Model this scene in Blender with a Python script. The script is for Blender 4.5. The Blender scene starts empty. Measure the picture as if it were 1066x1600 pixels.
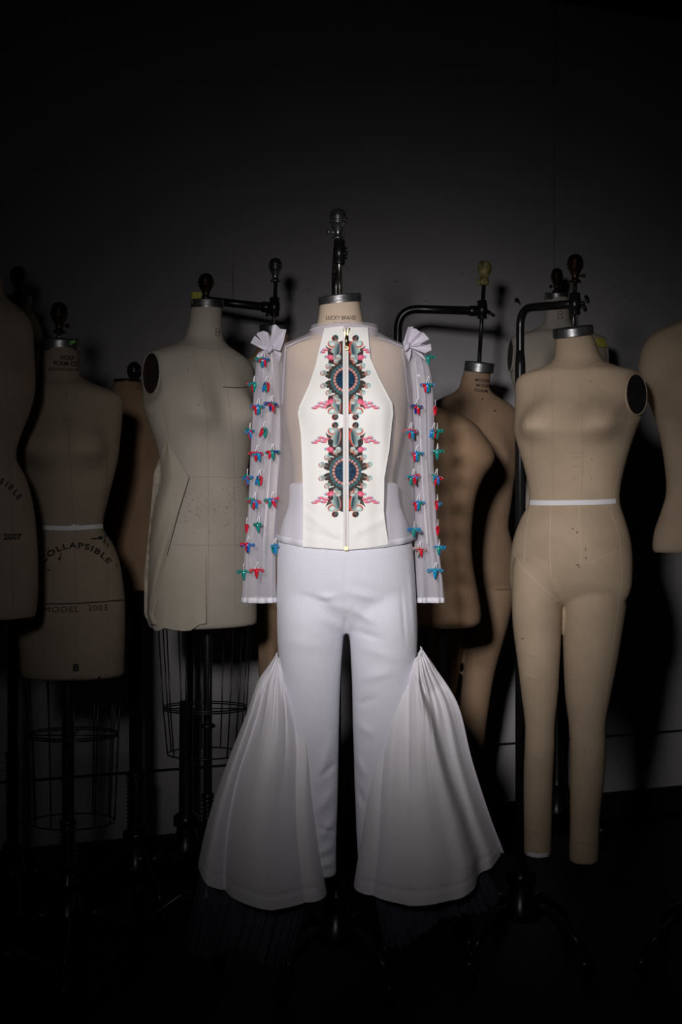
import bpy, bmesh, math, random
import numpy as np
from mathutils import Vector, Matrix, noise
from mathutils.bvhtree import BVHTree
random.seed(7)
S = bpy.context.scene
COL = S.collection
PI = math.pi
# ------------------------------------------------------------------ camera, light, exposure
F = 1900.0; CH = 1.25                       # focal length in pixels (1600 high), camera height
cd = bpy.data.cameras.new('camera'); cam = bpy.data.objects.new('camera', cd); COL.objects.link(cam)
cd.sensor_fit = 'VERTICAL'; cd.sensor_height = 24.0; cd.lens = 24.0 * F / 1600.0
cd.clip_start = 0.05; cd.clip_end = 50
cam.location = (0, 0, CH); cam.rotation_euler = (PI / 2, 0, 0)
S.camera = cam
w = bpy.data.worlds.new('world'); S.world = w; w.use_nodes = True
bg = w.node_tree.nodes['Background']; bg.inputs[0].default_value = (0.55, 0.6, 0.8, 1); bg.inputs[1].default_value = 0.0012
ld = bpy.data.lights.new('studio_spot', 'SPOT'); ld.energy = 330; ld.color = (1.0, 0.96, 0.945)
ld.spot_size = math.radians(110); ld.spot_blend = 0.3; ld.shadow_soft_size = 0.13
lo = bpy.data.objects.new('studio_spot', ld); COL.objects.link(lo)
lo.location = (-0.40, 0.0, CH + 0.50)
_aim = Vector((math.tan(math.radians(10.0)), 1.0, math.tan(math.radians(-8.6))))
lo.rotation_euler = _aim.to_track_quat('-Z', 'Y').to_euler()
# beam profile of the snooted lamp: flat core, soft steep edge (strength by angle from the beam axis)
ld.use_nodes = True; _n = ld.node_tree.nodes; _l = ld.node_tree.links; _em = _n['Emission']
_tc = _n.new('ShaderNodeTexCoord'); _sx = _n.new('ShaderNodeSeparateXYZ'); _l.new(_tc.outputs['Normal'], _sx.inputs[0])
def _m(op, a, b=None):
    q = _n.new('ShaderNodeMath'); q.operation = op
    for i, v in enumerate((a, b)):
        if v is None: continue
        if isinstance(v, (int, float)): q.inputs[i].default_value = v
        else: _l.new(v, q.inputs[i])
    return q.outputs[0]
_ang = _m('ARCCOSINE', _m('ABSOLUTE', _sx.outputs['Z']))
BEAM_W, BEAM_P = math.radians(10.3), 5.2
_st = _m('DIVIDE', 1.0, _m('ADD', 1.0, _m('POWER', _m('DIVIDE', _ang, BEAM_W), BEAM_P)))
_l.new(_st, _em.inputs['Strength'])
S.view_settings.view_transform = 'Standard'; S.view_settings.look = 'None'
S.view_settings.exposure = 0.0; S.view_settings.gamma = 1.0; S.view_settings.use_curve_mapping = False

# ------------------------------------------------------------------ helpers
def P(px, py, Y): return Vector(((px - 533) / F * Y, Y, CH + (800 - py) / F * Y))
def proj(v): return (533 + v[0] / v[1] * F, 800 - (v[2] - CH) / v[1] * F)
def cmr(rows, sub):
    R = np.array(rows, float); n = len(R); out = []
    for i in range(n - 1):
        p0 = R[max(i - 1, 0)]; p1 = R[i]; p2 = R[i + 1]; p3 = R[min(i + 2, n - 1)]
        m1 = (p2 - p0) / 2; m2 = (p3 - p1) / 2
        for j in range(sub):
            t = j / sub; t2 = t * t; t3 = t2 * t
            out.append((2*t3-3*t2+1)*p1 + (t3-2*t2+t)*m1 + (-2*t3+3*t2)*p2 + (t3-t2)*m2)
    out.append(R[-1]); return np.array(out)
def lerpt(pts, y):
    ys = [p[0] for p in pts]; xs = [p[1] for p in pts]
    return np.interp(y, ys, xs)

class MB:
    def __init__(s): s.v = []; s.f = []; s.m = []; s.sm = []
    def add(s, vs, fs, mi=0, smooth=True):
        b = len(s.v); s.v += [Vector(v) for v in vs]
        for f in fs: s.f.append([b + i for i in f]); s.m.append(mi); s.sm.append(smooth)
    def grid(s, rings, mi=0, closed=True, capa=False, capb=False):
        n = len(rings[0]); vs = [p for r in rings for p in r]; fs = []
        for i in range(len(rings) - 1):
            for j in range(n if closed else n - 1):
                k = (j + 1) % n
                fs.append([i*n+j, i*n+k, (i+1)*n+k, (i+1)*n+j])
        if capa: fs.append(list(range(n)))
        if capb: fs.append([(len(rings)-1)*n + j for j in range(n)][::-1])
        s.add(vs, fs, mi)
    def tube(s, pts, r, n=12, mi=0, cap=True):
        pts = [Vector(p) for p in pts]; rr = r if isinstance(r, (list, tuple)) else [r]*len(pts)
        rings = []; t = (pts[1]-pts[0]).normalized()
        a = t.orthogonal().normalized()
        for i, p in enumerate(pts):
            if i == 0: d = pts[1]-pts[0]
            elif i == len(pts)-1: d = pts[-1]-pts[-2]
            else: d = (pts[i+1]-pts[i]).normalized() + (pts[i]-pts[i-1]).normalized()
            d = d.normalized() if d.length > 1e-9 else t
            a = (a - d*a.dot(d)); a = a.normalized() if a.length > 1e-6 else d.orthogonal().normalized()
            b = d.cross(a)
            rings.append([p + (a*math.cos(2*PI*k/n) + b*math.sin(2*PI*k/n))*rr[i] for k in range(n)])
        s.grid(rings, mi, True, cap, cap)
    def ring(s, c, R, r, normal=(0,0,1), n=40, m=8, mi=0, ex=1.0, ey=1.0):
        nz = Vector(normal).normalized(); a = Vector((1,0,0)); a = (a - nz*a.dot(nz)); a = a.normalized() if a.length > 1e-3 else Vector((0,1,0)); b = nz.cross(a)
        rings = []
        for i in range(n + 1):
            t = 2*PI*i/n; d = a*math.cos(t)*ex + b*math.sin(t)*ey
            rings.append([Vector(c) + d*R + (d.normalized()*math.cos(2*PI*k/m) + nz*math.sin(2*PI*k/m))*r for k in range(m)])
        s.grid(rings, mi)
    def lathe(s, c, prof, axis=(0,0,1), n=28, mi=0, caps=True):
        az = Vector(axis).normalized(); a = az.orthogonal().normalized(); b = az.cross(a)
        rings = [[Vector(c) + az*z + (a*math.cos(2*PI*k/n) + b*math.sin(2*PI*k/n))*max(r, 1e-5) for k in range(n)] for (r, z) in prof]
        s.grid(rings, mi, True, caps, caps)
    def box(s, c, sx, sy, sz, M=None, mi=0):
        vs = [Vector((x*sx/2, y*sy/2, z*sz/2)) for x in (-1,1) for y in (-1,1) for z in (-1,1)]
        if M: vs = [M @ v for v in vs]
        s.add([Vector(c)+v for v in vs], [[0,1,3,2],[4,6,7,5],[0,4,5,1],[2,3,7,6],[0,2,6,4],[1,5,7,3]], mi, False)
    def bvh(s): return BVHTree.FromPolygons([tuple(v) for v in s.v], s.f)
    def build(s, name, mats, parent=None, origin=None):
        me = bpy.data.meshes.new(name)
        o0 = Vector(origin) if origin is not None else (Vector(parent['_w']) if parent is not None and '_w' in parent else Vector((0,0,0)))
        me.from_pydata([tuple(v - o0) for v in s.v], [], s.f)
        me.polygons.foreach_set('material_index', s.m)
        me.polygons.foreach_set('use_smooth', s.sm)
        for m in (mats if isinstance(mats, (list, tuple)) else [mats]): me.materials.append(m)
        bm = bmesh.new(); bm.from_mesh(me)
        bmesh.ops.recalc_face_normals(bm, faces=bm.faces); bm.to_mesh(me); bm.free()
        me.update()
        o = bpy.data.objects.new(name, me); COL.objects.link(o)
        if parent is not None: o.parent = parent
        if origin is not None:
            o.location = o0 - (Vector(parent['_w']) if parent is not None else Vector((0,0,0)))
            if parent is None: o['_w'] = list(o0)
            else: o['_w'] = list(o0)
        else:
            o['_w'] = list(o0) 
        return o

def thing(name, label, cat, loc, group=None):
    o = bpy.data.objects.new(name, None); COL.objects.link(o); o.empty_display_size = 0.1
    o.location = loc; o['_w'] = list(loc); o['label'] = label; o['category'] = cat
    if group: o['group'] = group
    return o
def tag(o, label, cat, group=None):
    o['label'] = label; o['category'] = cat
    if group: o['group'] = group
    return o
def struct(o): o['kind'] = 'structure'; return o

# ------------------------------------------------------------------ materials
def nodes(m): return m.node_tree.nodes, m.node_tree.links
def mat(name, col, rough=0.6, metal=0.0, var=0.0, vscale=8.0, bump=0.0, bscale=300.0, col2=None, stretch=None, spec=0.5, sheen=0.0):
    m = bpy.data.materials.new(name); m.use_nodes = True; N, L = nodes(m); b = N['Principled BSDF']
    b.inputs['Base Color'].default_value = (*col, 1); b.inputs['Roughness'].default_value = rough
    b.inputs['Metallic'].default_value = metal; b.inputs['Specular IOR Level'].default_value = spec
    if sheen: b.inputs['Sheen Weight'].default_value = sheen
    tc = N.new('ShaderNodeTexCoord')
    if var > 0:
        n = N.new('ShaderNodeTexNoise'); n.inputs['Scale'].default_value = vscale; n.inputs['Detail'].default_value = 5
        L.new(tc.outputs['Object'], n.inputs['Vector'])
        r = N.new('ShaderNodeValToRGB'); c2 = col2 or tuple(c*(1-var) for c in col)
        r.color_ramp.elements[0].position = 0.35; r.color_ramp.elements[1].position = 0.65
        r.color_ramp.elements[0].color = (*c2, 1); r.color_ramp.elements[1].color = (*col, 1)
        L.new(n.outputs['Fac'], r.inputs['Fac']); L.new(r.outputs['Color'], b.inputs['Base Color'])
    if bump > 0:
        n2 = N.new('ShaderNodeTexNoise'); n2.inputs['Scale'].default_value = bscale; n2.inputs['Detail'].default_value = 2
        src = tc.outputs['Object']
        if stretch:
            mp = N.new('ShaderNodeMapping'); mp.inputs['Scale'].default_value = stretch; L.new(src, mp.inputs['Vector']); src = mp.outputs['Vector']
        L.new(src, n2.inputs['Vector'])
        bp = N.new('ShaderNodeBump'); bp.inputs['Strength'].default_value = bump; bp.inputs['Distance'].default_value = 0.002
        L.new(n2.outputs['Fac'], bp.inputs['Height']); L.new(bp.outputs['Normal'], b.inputs['Normal'])
    return m
def linen(name, col, var=0.16):
    # woven linen: fine crossed threads in bump, faint blotches in colour
    m = mat(name, col, 0.85, 0, var, 9.0, spec=0.2); N, L = nodes(m); b = N['Principled BSDF']
    tc = N.new('ShaderNodeTexCoord'); hs = []
    for sc in ((500, 500, 40), (60, 60, 700)):
        mp = N.new('ShaderNodeMapping'); mp.inputs['Scale'].default_value = sc; L.new(tc.outputs['Object'], mp.inputs['Vector'])
        n = N.new('ShaderNodeTexNoise'); n.inputs['Scale'].default_value = 1.0; n.inputs['Detail'].default_value = 1; L.new(mp.outputs['Vector'], n.inputs['Vector']); hs.append(n)
    ad = N.new('ShaderNodeMath'); ad.operation = 'ADD'; L.new(hs[0].outputs['Fac'], ad.inputs[0]); L.new(hs[1].outputs['Fac'], ad.inputs[1])
    bp = N.new('ShaderNodeBump'); bp.inputs['Strength'].default_value = 0.35; bp.inputs['Distance'].default_value = 0.0012
    L.new(ad.outputs[0], bp.inputs['Height']); L.new(bp.outputs['Normal'], b.inputs['Normal'])
    return m
def sheer(name, col, op, rough=0.5, streak=0.25):
    m = bpy.data.materials.new(name); m.use_nodes = True; N, L = nodes(m); b = N['Principled BSDF']; out = N['Material Output']
    b.inputs['Base Color'].default_value = (*col, 1); b.inputs['Roughness'].default_value = rough
    t = N.new('ShaderNodeBsdfTransparent'); mx = N.new('ShaderNodeMixShader')
    lw = N.new('ShaderNodeLayerWeight'); lw.inputs['Blend'].default_value = 0.35
    tc = N.new('ShaderNodeTexCoord'); mp = N.new('ShaderNodeMapping'); mp.inputs['Scale'].default_value = (60, 60, 5)
    n = N.new('ShaderNodeTexNoise'); n.inputs['Scale'].default_value = 1; n.inputs['Detail'].default_value = 3
    L.new(tc.outputs['Object'], mp.inputs['Vector']); L.new(mp.outputs['Vector'], n.inputs['Vector'])
    a = N.new('ShaderNodeMath'); a.operation = 'MULTIPLY_ADD'; a.inputs[1].default_value = 0.55; a.inputs[2].default_value = op - streak/2
    L.new(lw.outputs['Facing'], a.inputs[0])
    a2 = N.new('ShaderNodeMath'); a2.operation = 'MULTIPLY_ADD'; a2.inputs[1].default_value = streak; a2.use_clamp = True
    L.new(n.outputs['Fac'], a2.inputs[0]); L.new(a.outputs[0], a2.inputs[2])
    L.new(a2.outputs[0], mx.inputs[0]); L.new(t.outputs[0], mx.inputs[1]); L.new(b.outputs[0], mx.inputs[2]); L.new(mx.outputs[0], out.inputs['Surface'])
    return m

M_linen = linen('linen_warm', (0.47, 0.36, 0.255))
M_linenA = linen('linen_grey', (0.36, 0.29, 0.22))
M_linenB = linen('linen_old', (0.36, 0.285, 0.215))
M_linenPale = linen('linen_pale', (0.50, 0.45, 0.385), 0.12)
M_tan = linen('linen_tan', (0.37, 0.235, 0.145))
M_tan2 = linen('linen_tan_light', (0.34, 0.225, 0.145))
M_body = linen('linen_main', (0.66, 0.52, 0.40))
M_ink = mat('stencil_ink', (0.018, 0.014, 0.012), 0.8)
M_ink2 = mat('soft_ink', (0.10, 0.08, 0.07), 0.8)
M_seam = mat('dark_seam_thread', (0.24, 0.19, 0.14), 0.9)  # darker thread colour of the sewn seam lines
M_seamsoft = mat('soft_seam', (0.38, 0.33, 0.27), 0.9)
M_seamJ = mat('tonal_seam', (0.37, 0.28, 0.20), 0.9)
M_seamlt = mat('pale_stitching', (0.53, 0.43, 0.32), 0.9)
M_steel = mat('worn_steel', (0.42, 0.42, 0.43), 0.38, 0.9, 0.55, 30, 0.25, 120)
M_dkmetal = mat('black_iron', (0.012, 0.012, 0.013), 0.28, 0.3)
M_brassdk = mat('dark_brass', (0.085, 0.05, 0.02), 0.35, 0.9, 0.5, 40)
M_copper = mat('copper_brown', (0.085, 0.040, 0.022), 0.33, 0.9, 0.5, 40)
M_silver = mat('grey_knob_metal', (0.42, 0.43, 0.46), 0.30, 0.9, 0.5, 30)
M_gold = mat('gold_zip_metal', (0.75, 0.55, 0.25), 0.3, 1.0)
M_teeth = mat('antique_zip_teeth', (0.17, 0.115, 0.07), 0.45, 0.6)
M_rod = mat('steel_rod', (0.45, 0.40, 0.36), 0.22, 0.95, 0.6, 60, 0.3, 200)
M_tape = mat('white_twill_tape', (0.72, 0.72, 0.76), 0.8, bump=0.2, bscale=500)
M_hole = mat('armhole_board', (0.03, 0.018, 0.012), 0.8, var=0.4, vscale=20)
M_holebk = mat('armhole_black', (0.008, 0.008, 0.009), 0.6)
M_muslin = mat('muslin', (0.50, 0.45, 0.37), 0.85, 0, 0.08, 10, 0.3, 500, spec=0.2)
M_white = mat('white_crepe', (0.80, 0.80, 0.90), 0.7, 0, 0.03, 15, 0.55, 420, stretch=(0.6, 0.6, 2.6), spec=0.25, sheen=0.2)
M_flounce = mat('ivory_satin_crepe', (0.80, 0.78, 0.83), 0.55, 0, 0.04, 12, 0.45, 520, spec=0.3, sheen=0.2)
M_org = sheer('organza_sleeve', (0.72, 0.69, 0.77), 0.36, streak=0.30)
M_org_body = sheer('organza_body', (0.76, 0.71, 0.75), 0.19, streak=0.12)
M_org_dense = sheer('organza_folded', (0.70, 0.66, 0.76), 0.72, streak=0.15)
M_orgband = mat('organza_hem', (0.80, 0.78, 0.86), 0.55, bump=0.2)
M_tulle = sheer('navy_tulle', (0.13, 0.14, 0.21), 0.34, 0.9, streak=0.3)
M_yellow = mat('yellow_paper', (0.50, 0.48, 0.07), 0.7, var=0.35, vscale=30)
M_mask = mat('yellowed_tape', (0.42, 0.35, 0.13), 0.7, 0, 0.75, 45, 0.6, 80)
M_green = mat('green_sticker', (0.22, 0.62, 0.08), 0.5, var=0.3, vscale=60)
M_wood = mat('orange_wood', (0.34, 0.15, 0.05), 0.45, var=0.4, vscale=30)
M_plastic = mat('crumpled_plastic', (0.55, 0.58, 0.58), 0.25, 0, 0.3, 30, 0.8, 60)
def bead(name, col):
    m = mat(name, col, 0.12, spec=0.7); b = m.node_tree.nodes['Principled BSDF']; b.inputs['Coat Weight'].default_value = 0.6
    b.inputs['Subsurface Weight'].default_value = 0.0; b.inputs['Alpha'].default_value = 0.9
    return m
M_red = bead('red_bead', (0.72, 0.012, 0.035)); M_blue = bead('blue_bead', (0.012, 0.20, 0.58)); M_teal = bead('teal_bead', (0.01, 0.28, 0.24))
M_navy = bead('navy_bead', (0.012, 0.035, 0.30)); M_clear = bead('clear_bead', (0.50, 0.40, 0.36)); M_sky = bead('sky_bead', (0.01, 0.28, 0.52))
M_wire = mat('silver_wire', (0.92, 0.92, 0.94), 0.35, 0.1)
BEADS = {'r': M_red, 'b': M_blue, 't': M_teal, 'n': M_navy, 'c': M_clear, 's': M_sky}

# ------------------------------------------------------------------ the room
WA, WB = 4.558, 0.379                       # back wall: Y = WA + WB * X
def wallpt(px, py, off=0.0):
    t = (px - 533) / F; Y = WA / (1 - WB*t); p = P(px, py, Y); return p + Vector((WB, -1, 0)).normalized()*off
wm = mat('grey_plaster_wall', (0.45, 0.435, 0.46), 0.9, 0, 0.07, 3.0, 0.35, 90, spec=0.15)
fm = mat('black_floor', (0.006, 0.006, 0.007), 0.55, 0, 0.4, 4, 0.1, 60, spec=0.25)
def slab(name, m, pts, thick):
    mb = MB(); q = [Vector(p) for p in pts]; t = Vector(thick)
    mb.add(q + [p + t for p in q], [[0,1,2,3],[7,6,5,4],[0,4,5,1],[1,5,6,2],[2,6,7,3],[3,7,4,0]], 0, False)
    return struct(mb.build(name, m))
def wy(x): return WA + WB*x
nw = Vector((-WB, 1, 0)).normalized()*0.1
slab('floor', fm, [(-2.6,-1.2,0),(3.4,-1.2,0),(3.4,6.2,0),(-2.6,6.2,0)], (0,0,-0.05))
slab('ceiling', mat('dark_ceiling', (0.05,0.05,0.055), 0.9), [(-2.6,-1.2,3.3),(3.4,-1.2,3.3),(3.4,6.2,3.3),(-2.6,6.2,3.3)], (0,0,0.05))
slab('wall_back', wm, [(-2.6,wy(-2.6),0),(3.4,wy(3.4),0),(3.4,wy(3.4),3.3),(-2.6,wy(-2.6),3.3)], nw)
dk = mat('dark_side_wall', (0.03,0.03,0.032), 0.9)
slab('wall_left', dk, [(-2.6,-1.2,0),(-2.6,wy(-2.6),0),(-2.6,wy(-2.6),3.3),(-2.6,-1.2,3.3)], (-0.1,0,0))
slab('wall_right', dk, [(3.4,-1.2,0),(3.4,wy(3.4),0),(3.4,wy(3.4),3.3),(3.4,-1.2,3.3)], (0.1,0,0))
slab('wall_front', dk, [(-2.6,-1.2,0),(3.4,-1.2,0),(3.4,-1.2,3.3),(-2.6,-1.2,3.3)], (0,-0.1,0))
def along_wall(name, m, z0, z1, th):
    n = -Vector((-WB, 1, 0)).normalized()
    slab(name, m, [(-2.59,wy(-2.59),z0),(3.39,wy(3.39),z0),(3.39,wy(3.39),z1),(-2.59,wy(-2.59),z1)], n*th)
along_wall('baseboard_back', mat('black_baseboard', (0.008,0.008,0.009), 0.6), 0.0, 0.105, 0.014)
along_wall('trim_1', mat('dark_wall_joint', (0.012,0.012,0.013), 0.9), 0.329, 0.338, 0.003)
# wall blemishes and the faint panel joint, as raised filler / chips on the wall
mb = MB()
for (px, py, sx, sy) in ((722,427,.012,.005),(618,440,.01,.006),(700,455,.006,.004),(364,440,.003,.16),(712,418,.004,.004),(480,452,.012,.003),(592,459,.01,.003),(665,470,.006,.006),(366,398,.006,.006)):
    c = wallpt(px, py, 0.0015); u = Vector((1, WB, 0)).normalized()
    n = 10; vs = [c + u*math.cos(2*PI*i/n)*sx/2 + Vector((0,0,1))*math.sin(2*PI*i/n)*sy/2 for i in range(n)]
    mb.add(vs, [list(range(n))], 0, False)
struct(mb.build('trim_2', mat('wall_chips', (0.17,0.165,0.175), 0.9)))
mb = MB(); a = wallpt(866, 250, 0.001); b_ = wallpt(866, 250, 0.001); u = Vector((1, WB, 0)).normalized()*0.0022
mb.add([Vector((a.x,a.y,0.34))-u, Vector((a.x,a.y,0.34))+u, Vector((a.x,a.y,3.3))+u, Vector((a.x,a.y,3.3))-u], [[0,1,2,3]], 0, False)
struct(mb.build('trim_3', mat('wall_joint_line', (0.25,0.245,0.265), 0.9)))
mb = MB(); c = wallpt(805, 470, 0.0); nv = Vector((WB,-1,0)).normalized()
mb.lathe(c, [(0.004,0),(0.004,0.012),(0.009,0.013),(0.009,0.016),(0.001,0.018)], nv, 12)
mb.tube([c+nv*0.014+Vector((0,0,0.008)), c+nv*0.02, c+nv*0.03+Vector((0.004,0,-0.016))], [0.004,0.006,0.002], 8)
tag(mb.build('wall_hook', M_dkmetal, None, c), 'small black hook stuck on the grey wall left of the gooseneck bar', 'hook')

# ------------------------------------------------------------------ body lofting
def loft(rows, Y0, yaw=0, sub=6, nseg=72, power=2.0, bumps=(), kmul=1.0, clampr=None, mi=0, mb=None, post=None, caps=(True, True), grow=0.0):
    """rows: (y_px, xl_px, xr_px, depth ratio, depth offset m). Returns MB and the list of rings."""
    mb = mb or MB(); R = cmr(rows, sub); s_, c_ = math.sin(math.radians(yaw)), math.cos(math.radians(yaw))
    Fv = Vector((s_, -c_, 0)); Rv = Vector((c_, s_, 0)); rings = []
    for (y, xl, xr, k, dy) in R:
        C = P((xl+xr)/2, y, Y0) + Vector((0, dy, 0)); w_ = (xr-xl)/2/F*Y0 + grow
        k *= kmul; a = w_/math.sqrt(c_*c_ + k*k*s_*s_); b = a*k; ring = []
        for j in range(nseg):
            th = 2*PI*j/nseg; ct, st = math.cos(th), math.sin(th)
            v = b*math.copysign(abs(ct)**(2/power), ct); u = a*math.copysign(abs(st)**(2/power), st)
            ang = math.degrees(math.atan2(u, v))
            for (ba, by, amp, sa, su, sd) in bumps:
                d = ((ang-ba+180) % 360) - 180; e = y-by; sg = su if e < 0 else sd
                if abs(d) < 3*sa and abs(e) < 3*sg:
                    q = amp*math.exp(-(d/sa)**2 - (e/sg)**2); L_ = math.hypot(u, v) + 1e-9
                    u += q*u/L_; v += q*v/L_
            if clampr:
                for (sd_, ua, y0, y1, *dl) in clampr:
                    ue = ua + .05*max(0, (y-y1+12)/45)**2 + .05*max(0, (y0+4-y)/25)**2
                    dl_ = math.radians(dl[0]) if dl else 0.0; q = sd_*u*math.cos(dl_) + v*math.sin(dl_) - ue
                    if y0-20 <= y <= y1+40 and q > 0: u -= sd_*q*math.cos(dl_); v -= q*math.sin(dl_)
            p = C + Rv*u + Fv*v
            if post: p = post(p, y, u/max(a,1e-6), v/max(b,1e-6))
            ring.append(p)
        rings.append(ring)
    mb.grid(rings, mi, True, caps[0], caps[1])
    return mb, rings

def ray(bvh, px, py, off=0.0008):
    d = P(px, py, 1.0) - Vector((0,0,CH)); d.normalize()
    h = bvh.ray_cast(Vector((0,0,CH)), d)
    if h[0] is None: return None
    n = h[1]; n = n if n.dot(d) < 0 else -n
    return h[0] + n*off
def strip(mb, bvh, pts, wpx=1.0, mi=1, step=5.0, off=0.0009):
    """a thin stitched line laid on the cloth surface through image points"""
    P2 = []
    for a, b in zip(pts[:-1], pts[1:]):
        n = max(1, int(math.hypot(b[0]-a[0], b[1]-a[1])/step))
        P2 += [(a[0]+(b[0]-a[0])*i/n, a[1]+(b[1]-a[1])*i/n) for i in range(n)]
    P2.append(pts[-1]); L_, R_ = [], []
    for i, p in enumerate(P2):
        q0 = P2[max(i-1,0)]; q1 = P2[min(i+1,len(P2)-1)]; dx, dy = q1[0]-q0[0], q1[1]-q0[1]; l = math.hypot(dx,dy)+1e-9
        nx, ny = -dy/l*wpx/2, dx/l*wpx/2
        a = ray(bvh, p[0]+nx, p[1]+ny, off); b = ray(bvh, p[0]-nx, p[1]-ny, off)
        if a is None or b is None or (L_ and (a-L_[-1]).length > 0.06):
            if len(L_) > 1: mb.grid([[x, y] for x, y in zip(L_, R_)], mi, False)
            L_, R_ = [], []; continue
        L_.append(a); R_.append(b)
    if len(L_) > 1: mb.grid([[x, y] for x, y in zip(L_, R_)], mi, False)
def text(mb, bvh, s, cx, cy, h, mi=1, arc=0, rot=0, sx=1.0, spacing=1.0, bold=0.0, squeeze=0, fit=None):
    cu = bpy.data.curves.new('t', 'FONT'); cu.body = s; cu.align_x = 'CENTER'; cu.space_character = spacing; cu.resolution_u = 3; cu.offset = bold
    o = bpy.data.objects.new('t', cu); COL.objects.link(o)
    dg = bpy.context.evaluated_depsgraph_get(); me = bpy.data.meshes.new_from_object(o.evaluated_get(dg))
    vs = [v.co.copy() for v in me.vertices]; fs = [list(p.vertices) for p in me.polygons]
    bpy.data.objects.remove(o); bpy.data.curves.remove(cu); bpy.data.meshes.remove(me)
    if not vs: return
    sc = h/0.7; out = []; ok = True
    wd = max(v.x for v in vs) - min(v.x for v in vs)
    if fit: sx = fit/(wd*sc)
    cr, sr = math.cos(math.radians(rot)), math.sin(math.radians(rot))
    for v in vs:
        x = v.x*sc*sx; y = -(v.y-0.35)*sc
        if squeeze: x = squeeze*math.sin(x/squeeze)
        if arc:
            t = x/arc; r = arc - y; x = r*math.sin(t); y = arc - r*math.cos(t)
        X = cx + x*cr - y*sr; Yp = cy + x*sr + y*cr
        out.append(ray(bvh, X, Yp, 0.001))
    bad = {i for i, p in enumerate(out) if p is None}
    out = [p if p is not None else Vector((0,0,0)) for p in out]
    fs = [f for f in fs if not (bad & set(f))]
    # drop faces that bridge onto something behind
    fs = [f for f in fs if max((out[f[i]]-out[f[0]]).length for i in range(len(f))) < 0.06]
    used = sorted({i for f in fs for i in f}); mp = {k: i for i, k in enumerate(used)}
    mb.add([out[i] for i in used], [[mp[i] for i in f] for f in fs], mi, False)
def blot(mb, bvh, px, py, rx, ry, mi=1, rot=0, seed=0):
    r = random.Random(int(px*7+py*3+seed)); n = 12; pts = []
    for i in range(n):
        t = 2*PI*i/n; k = 0.7+0.5*r.random(); x, y = rx*k*math.cos(t), ry*k*math.sin(t)
        a = math.radians(rot); pts.append(ray(bvh, px+x*math.cos(a)-y*math.sin(a), py+x*math.sin(a)+y*math.cos(a)))
    if all(p is not None for p in pts): mb.add(pts, [list(range(n))], mi, False)
def fuse(mb, voxel=0.005, smooth=6):
    """weld overlapping lofts into one continuous surface"""
    me = bpy.data.meshes.new('tmp'); me.from_pydata([tuple(v) for v in mb.v], [], mb.f); bm = bmesh.new(); bm.from_mesh(me)
    bmesh.ops.recalc_face_normals(bm, faces=bm.faces); bm.to_mesh(me); bm.free()
    o = bpy.data.objects.new('tmp', me); COL.objects.link(o)
    r = o.modifiers.new('r', 'REMESH'); r.mode = 'VOXEL'; r.voxel_size = voxel
    sm = o.modifiers.new('s', 'SMOOTH'); sm.iterations = smooth; sm.factor = 0.6
    dg = bpy.context.evaluated_depsgraph_get(); ev = bpy.data.meshes.new_from_object(o.evaluated_get(dg))
    out = MB(); out.add([v.co.copy() for v in ev.vertices], [list(p.vertices) for p in ev.polygons])
    bpy.data.objects.remove(o); bpy.data.meshes.remove(me); bpy.data.meshes.remove(ev)
    return out
def wrinkle(mb, segs):
    """push cloth in or out along image-space fold lines (x0,y0,x1,y1,amp,width px); front faces only"""
    ys = [v.y for v in mb.v]; ym = (min(ys)+max(ys))/2
    for v in mb.v:
        if v.y > ym: continue
        px, py = proj(v)
        for (x0,y0,x1,y1,amp,wd) in segs:
            dx, dy = x1-x0, y1-y0; l2 = dx*dx+dy*dy; t = ((px-x0)*dx+(py-y0)*dy)/l2; t = min(1,max(0,t))
            d = math.hypot(px-x0-t*dx, py-y0-t*dy)
            if d < 3*wd: v.y -= 1.4*amp*math.exp(-(d/wd)**2)*math.sin(PI*min(1,max(0.12,t*0.9+0.05)))

# ------------------------------------------------------------------ stands and fittings
def finial(parent, px, py_top, py_bot, Y, m, rpx, name='finial', screw=None):
    s = Y/F; h = (py_bot-py_top)*s; r = rpx*s; base = P(px, py_bot, Y); mb = MB()
    pr = [(0.45,0),(0.75,.02),(0.75,.07),(0.5,.10),(0.42,.18),(0.48,.26),(0.72,.40),(0.88,.49),(1.03,.52),(1.03,.55),(0.84,.57),(0.86,.60),(1.09,.62),(1.09,.66),(0.86,.68),(0.88,.70),(1.02,.72),(1.02,.745),(0.93,.76),(0.92,.80),(0.82,.88),(0.62,.945),(0.35,.985),(0.02,1.0)]
    mb.lathe(base, [(a*r, z*h) for a, z in pr])
    o = mb.build(name, m, parent)
    if screw:
        m2 = MB(); c = base + Vector((0,0,h*0.24)); d = Vector((screw, -0.2, 0)).normalized()
        m2.tube([c, c+d*r*0.95], r*0.12, 8); m2.tube([c+d*r*0.9, c+d*r*1.25], r*0.25, 8); m2.build('thumbscrew', m, o)
    return o
def plate(parent, px, py, Y, rpx, hpx, tx=0.0, ty=0.18, m=None):
    s = Y/F; n = Vector((-tx, -ty, 1)).normalized(); c = P(px, py, Y); r = rpx*s; h = hpx*s; mb = MB()
    mb.lathe(c - n*h, [(r*0.9,-h*.02),(r*1.0,0),(r*1.012,h*.06),(r*1.0,h*.12),(r*1.0,h*.86),(r*0.985,h*.95),(r*.95,h),(r*.93,h*.93),(r*.3,h*.93),(r*.28,h*1.05),(0.001,h*1.05)], n, 48)
    return mb.build('neck_plate', m or M_steel, parent)
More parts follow.
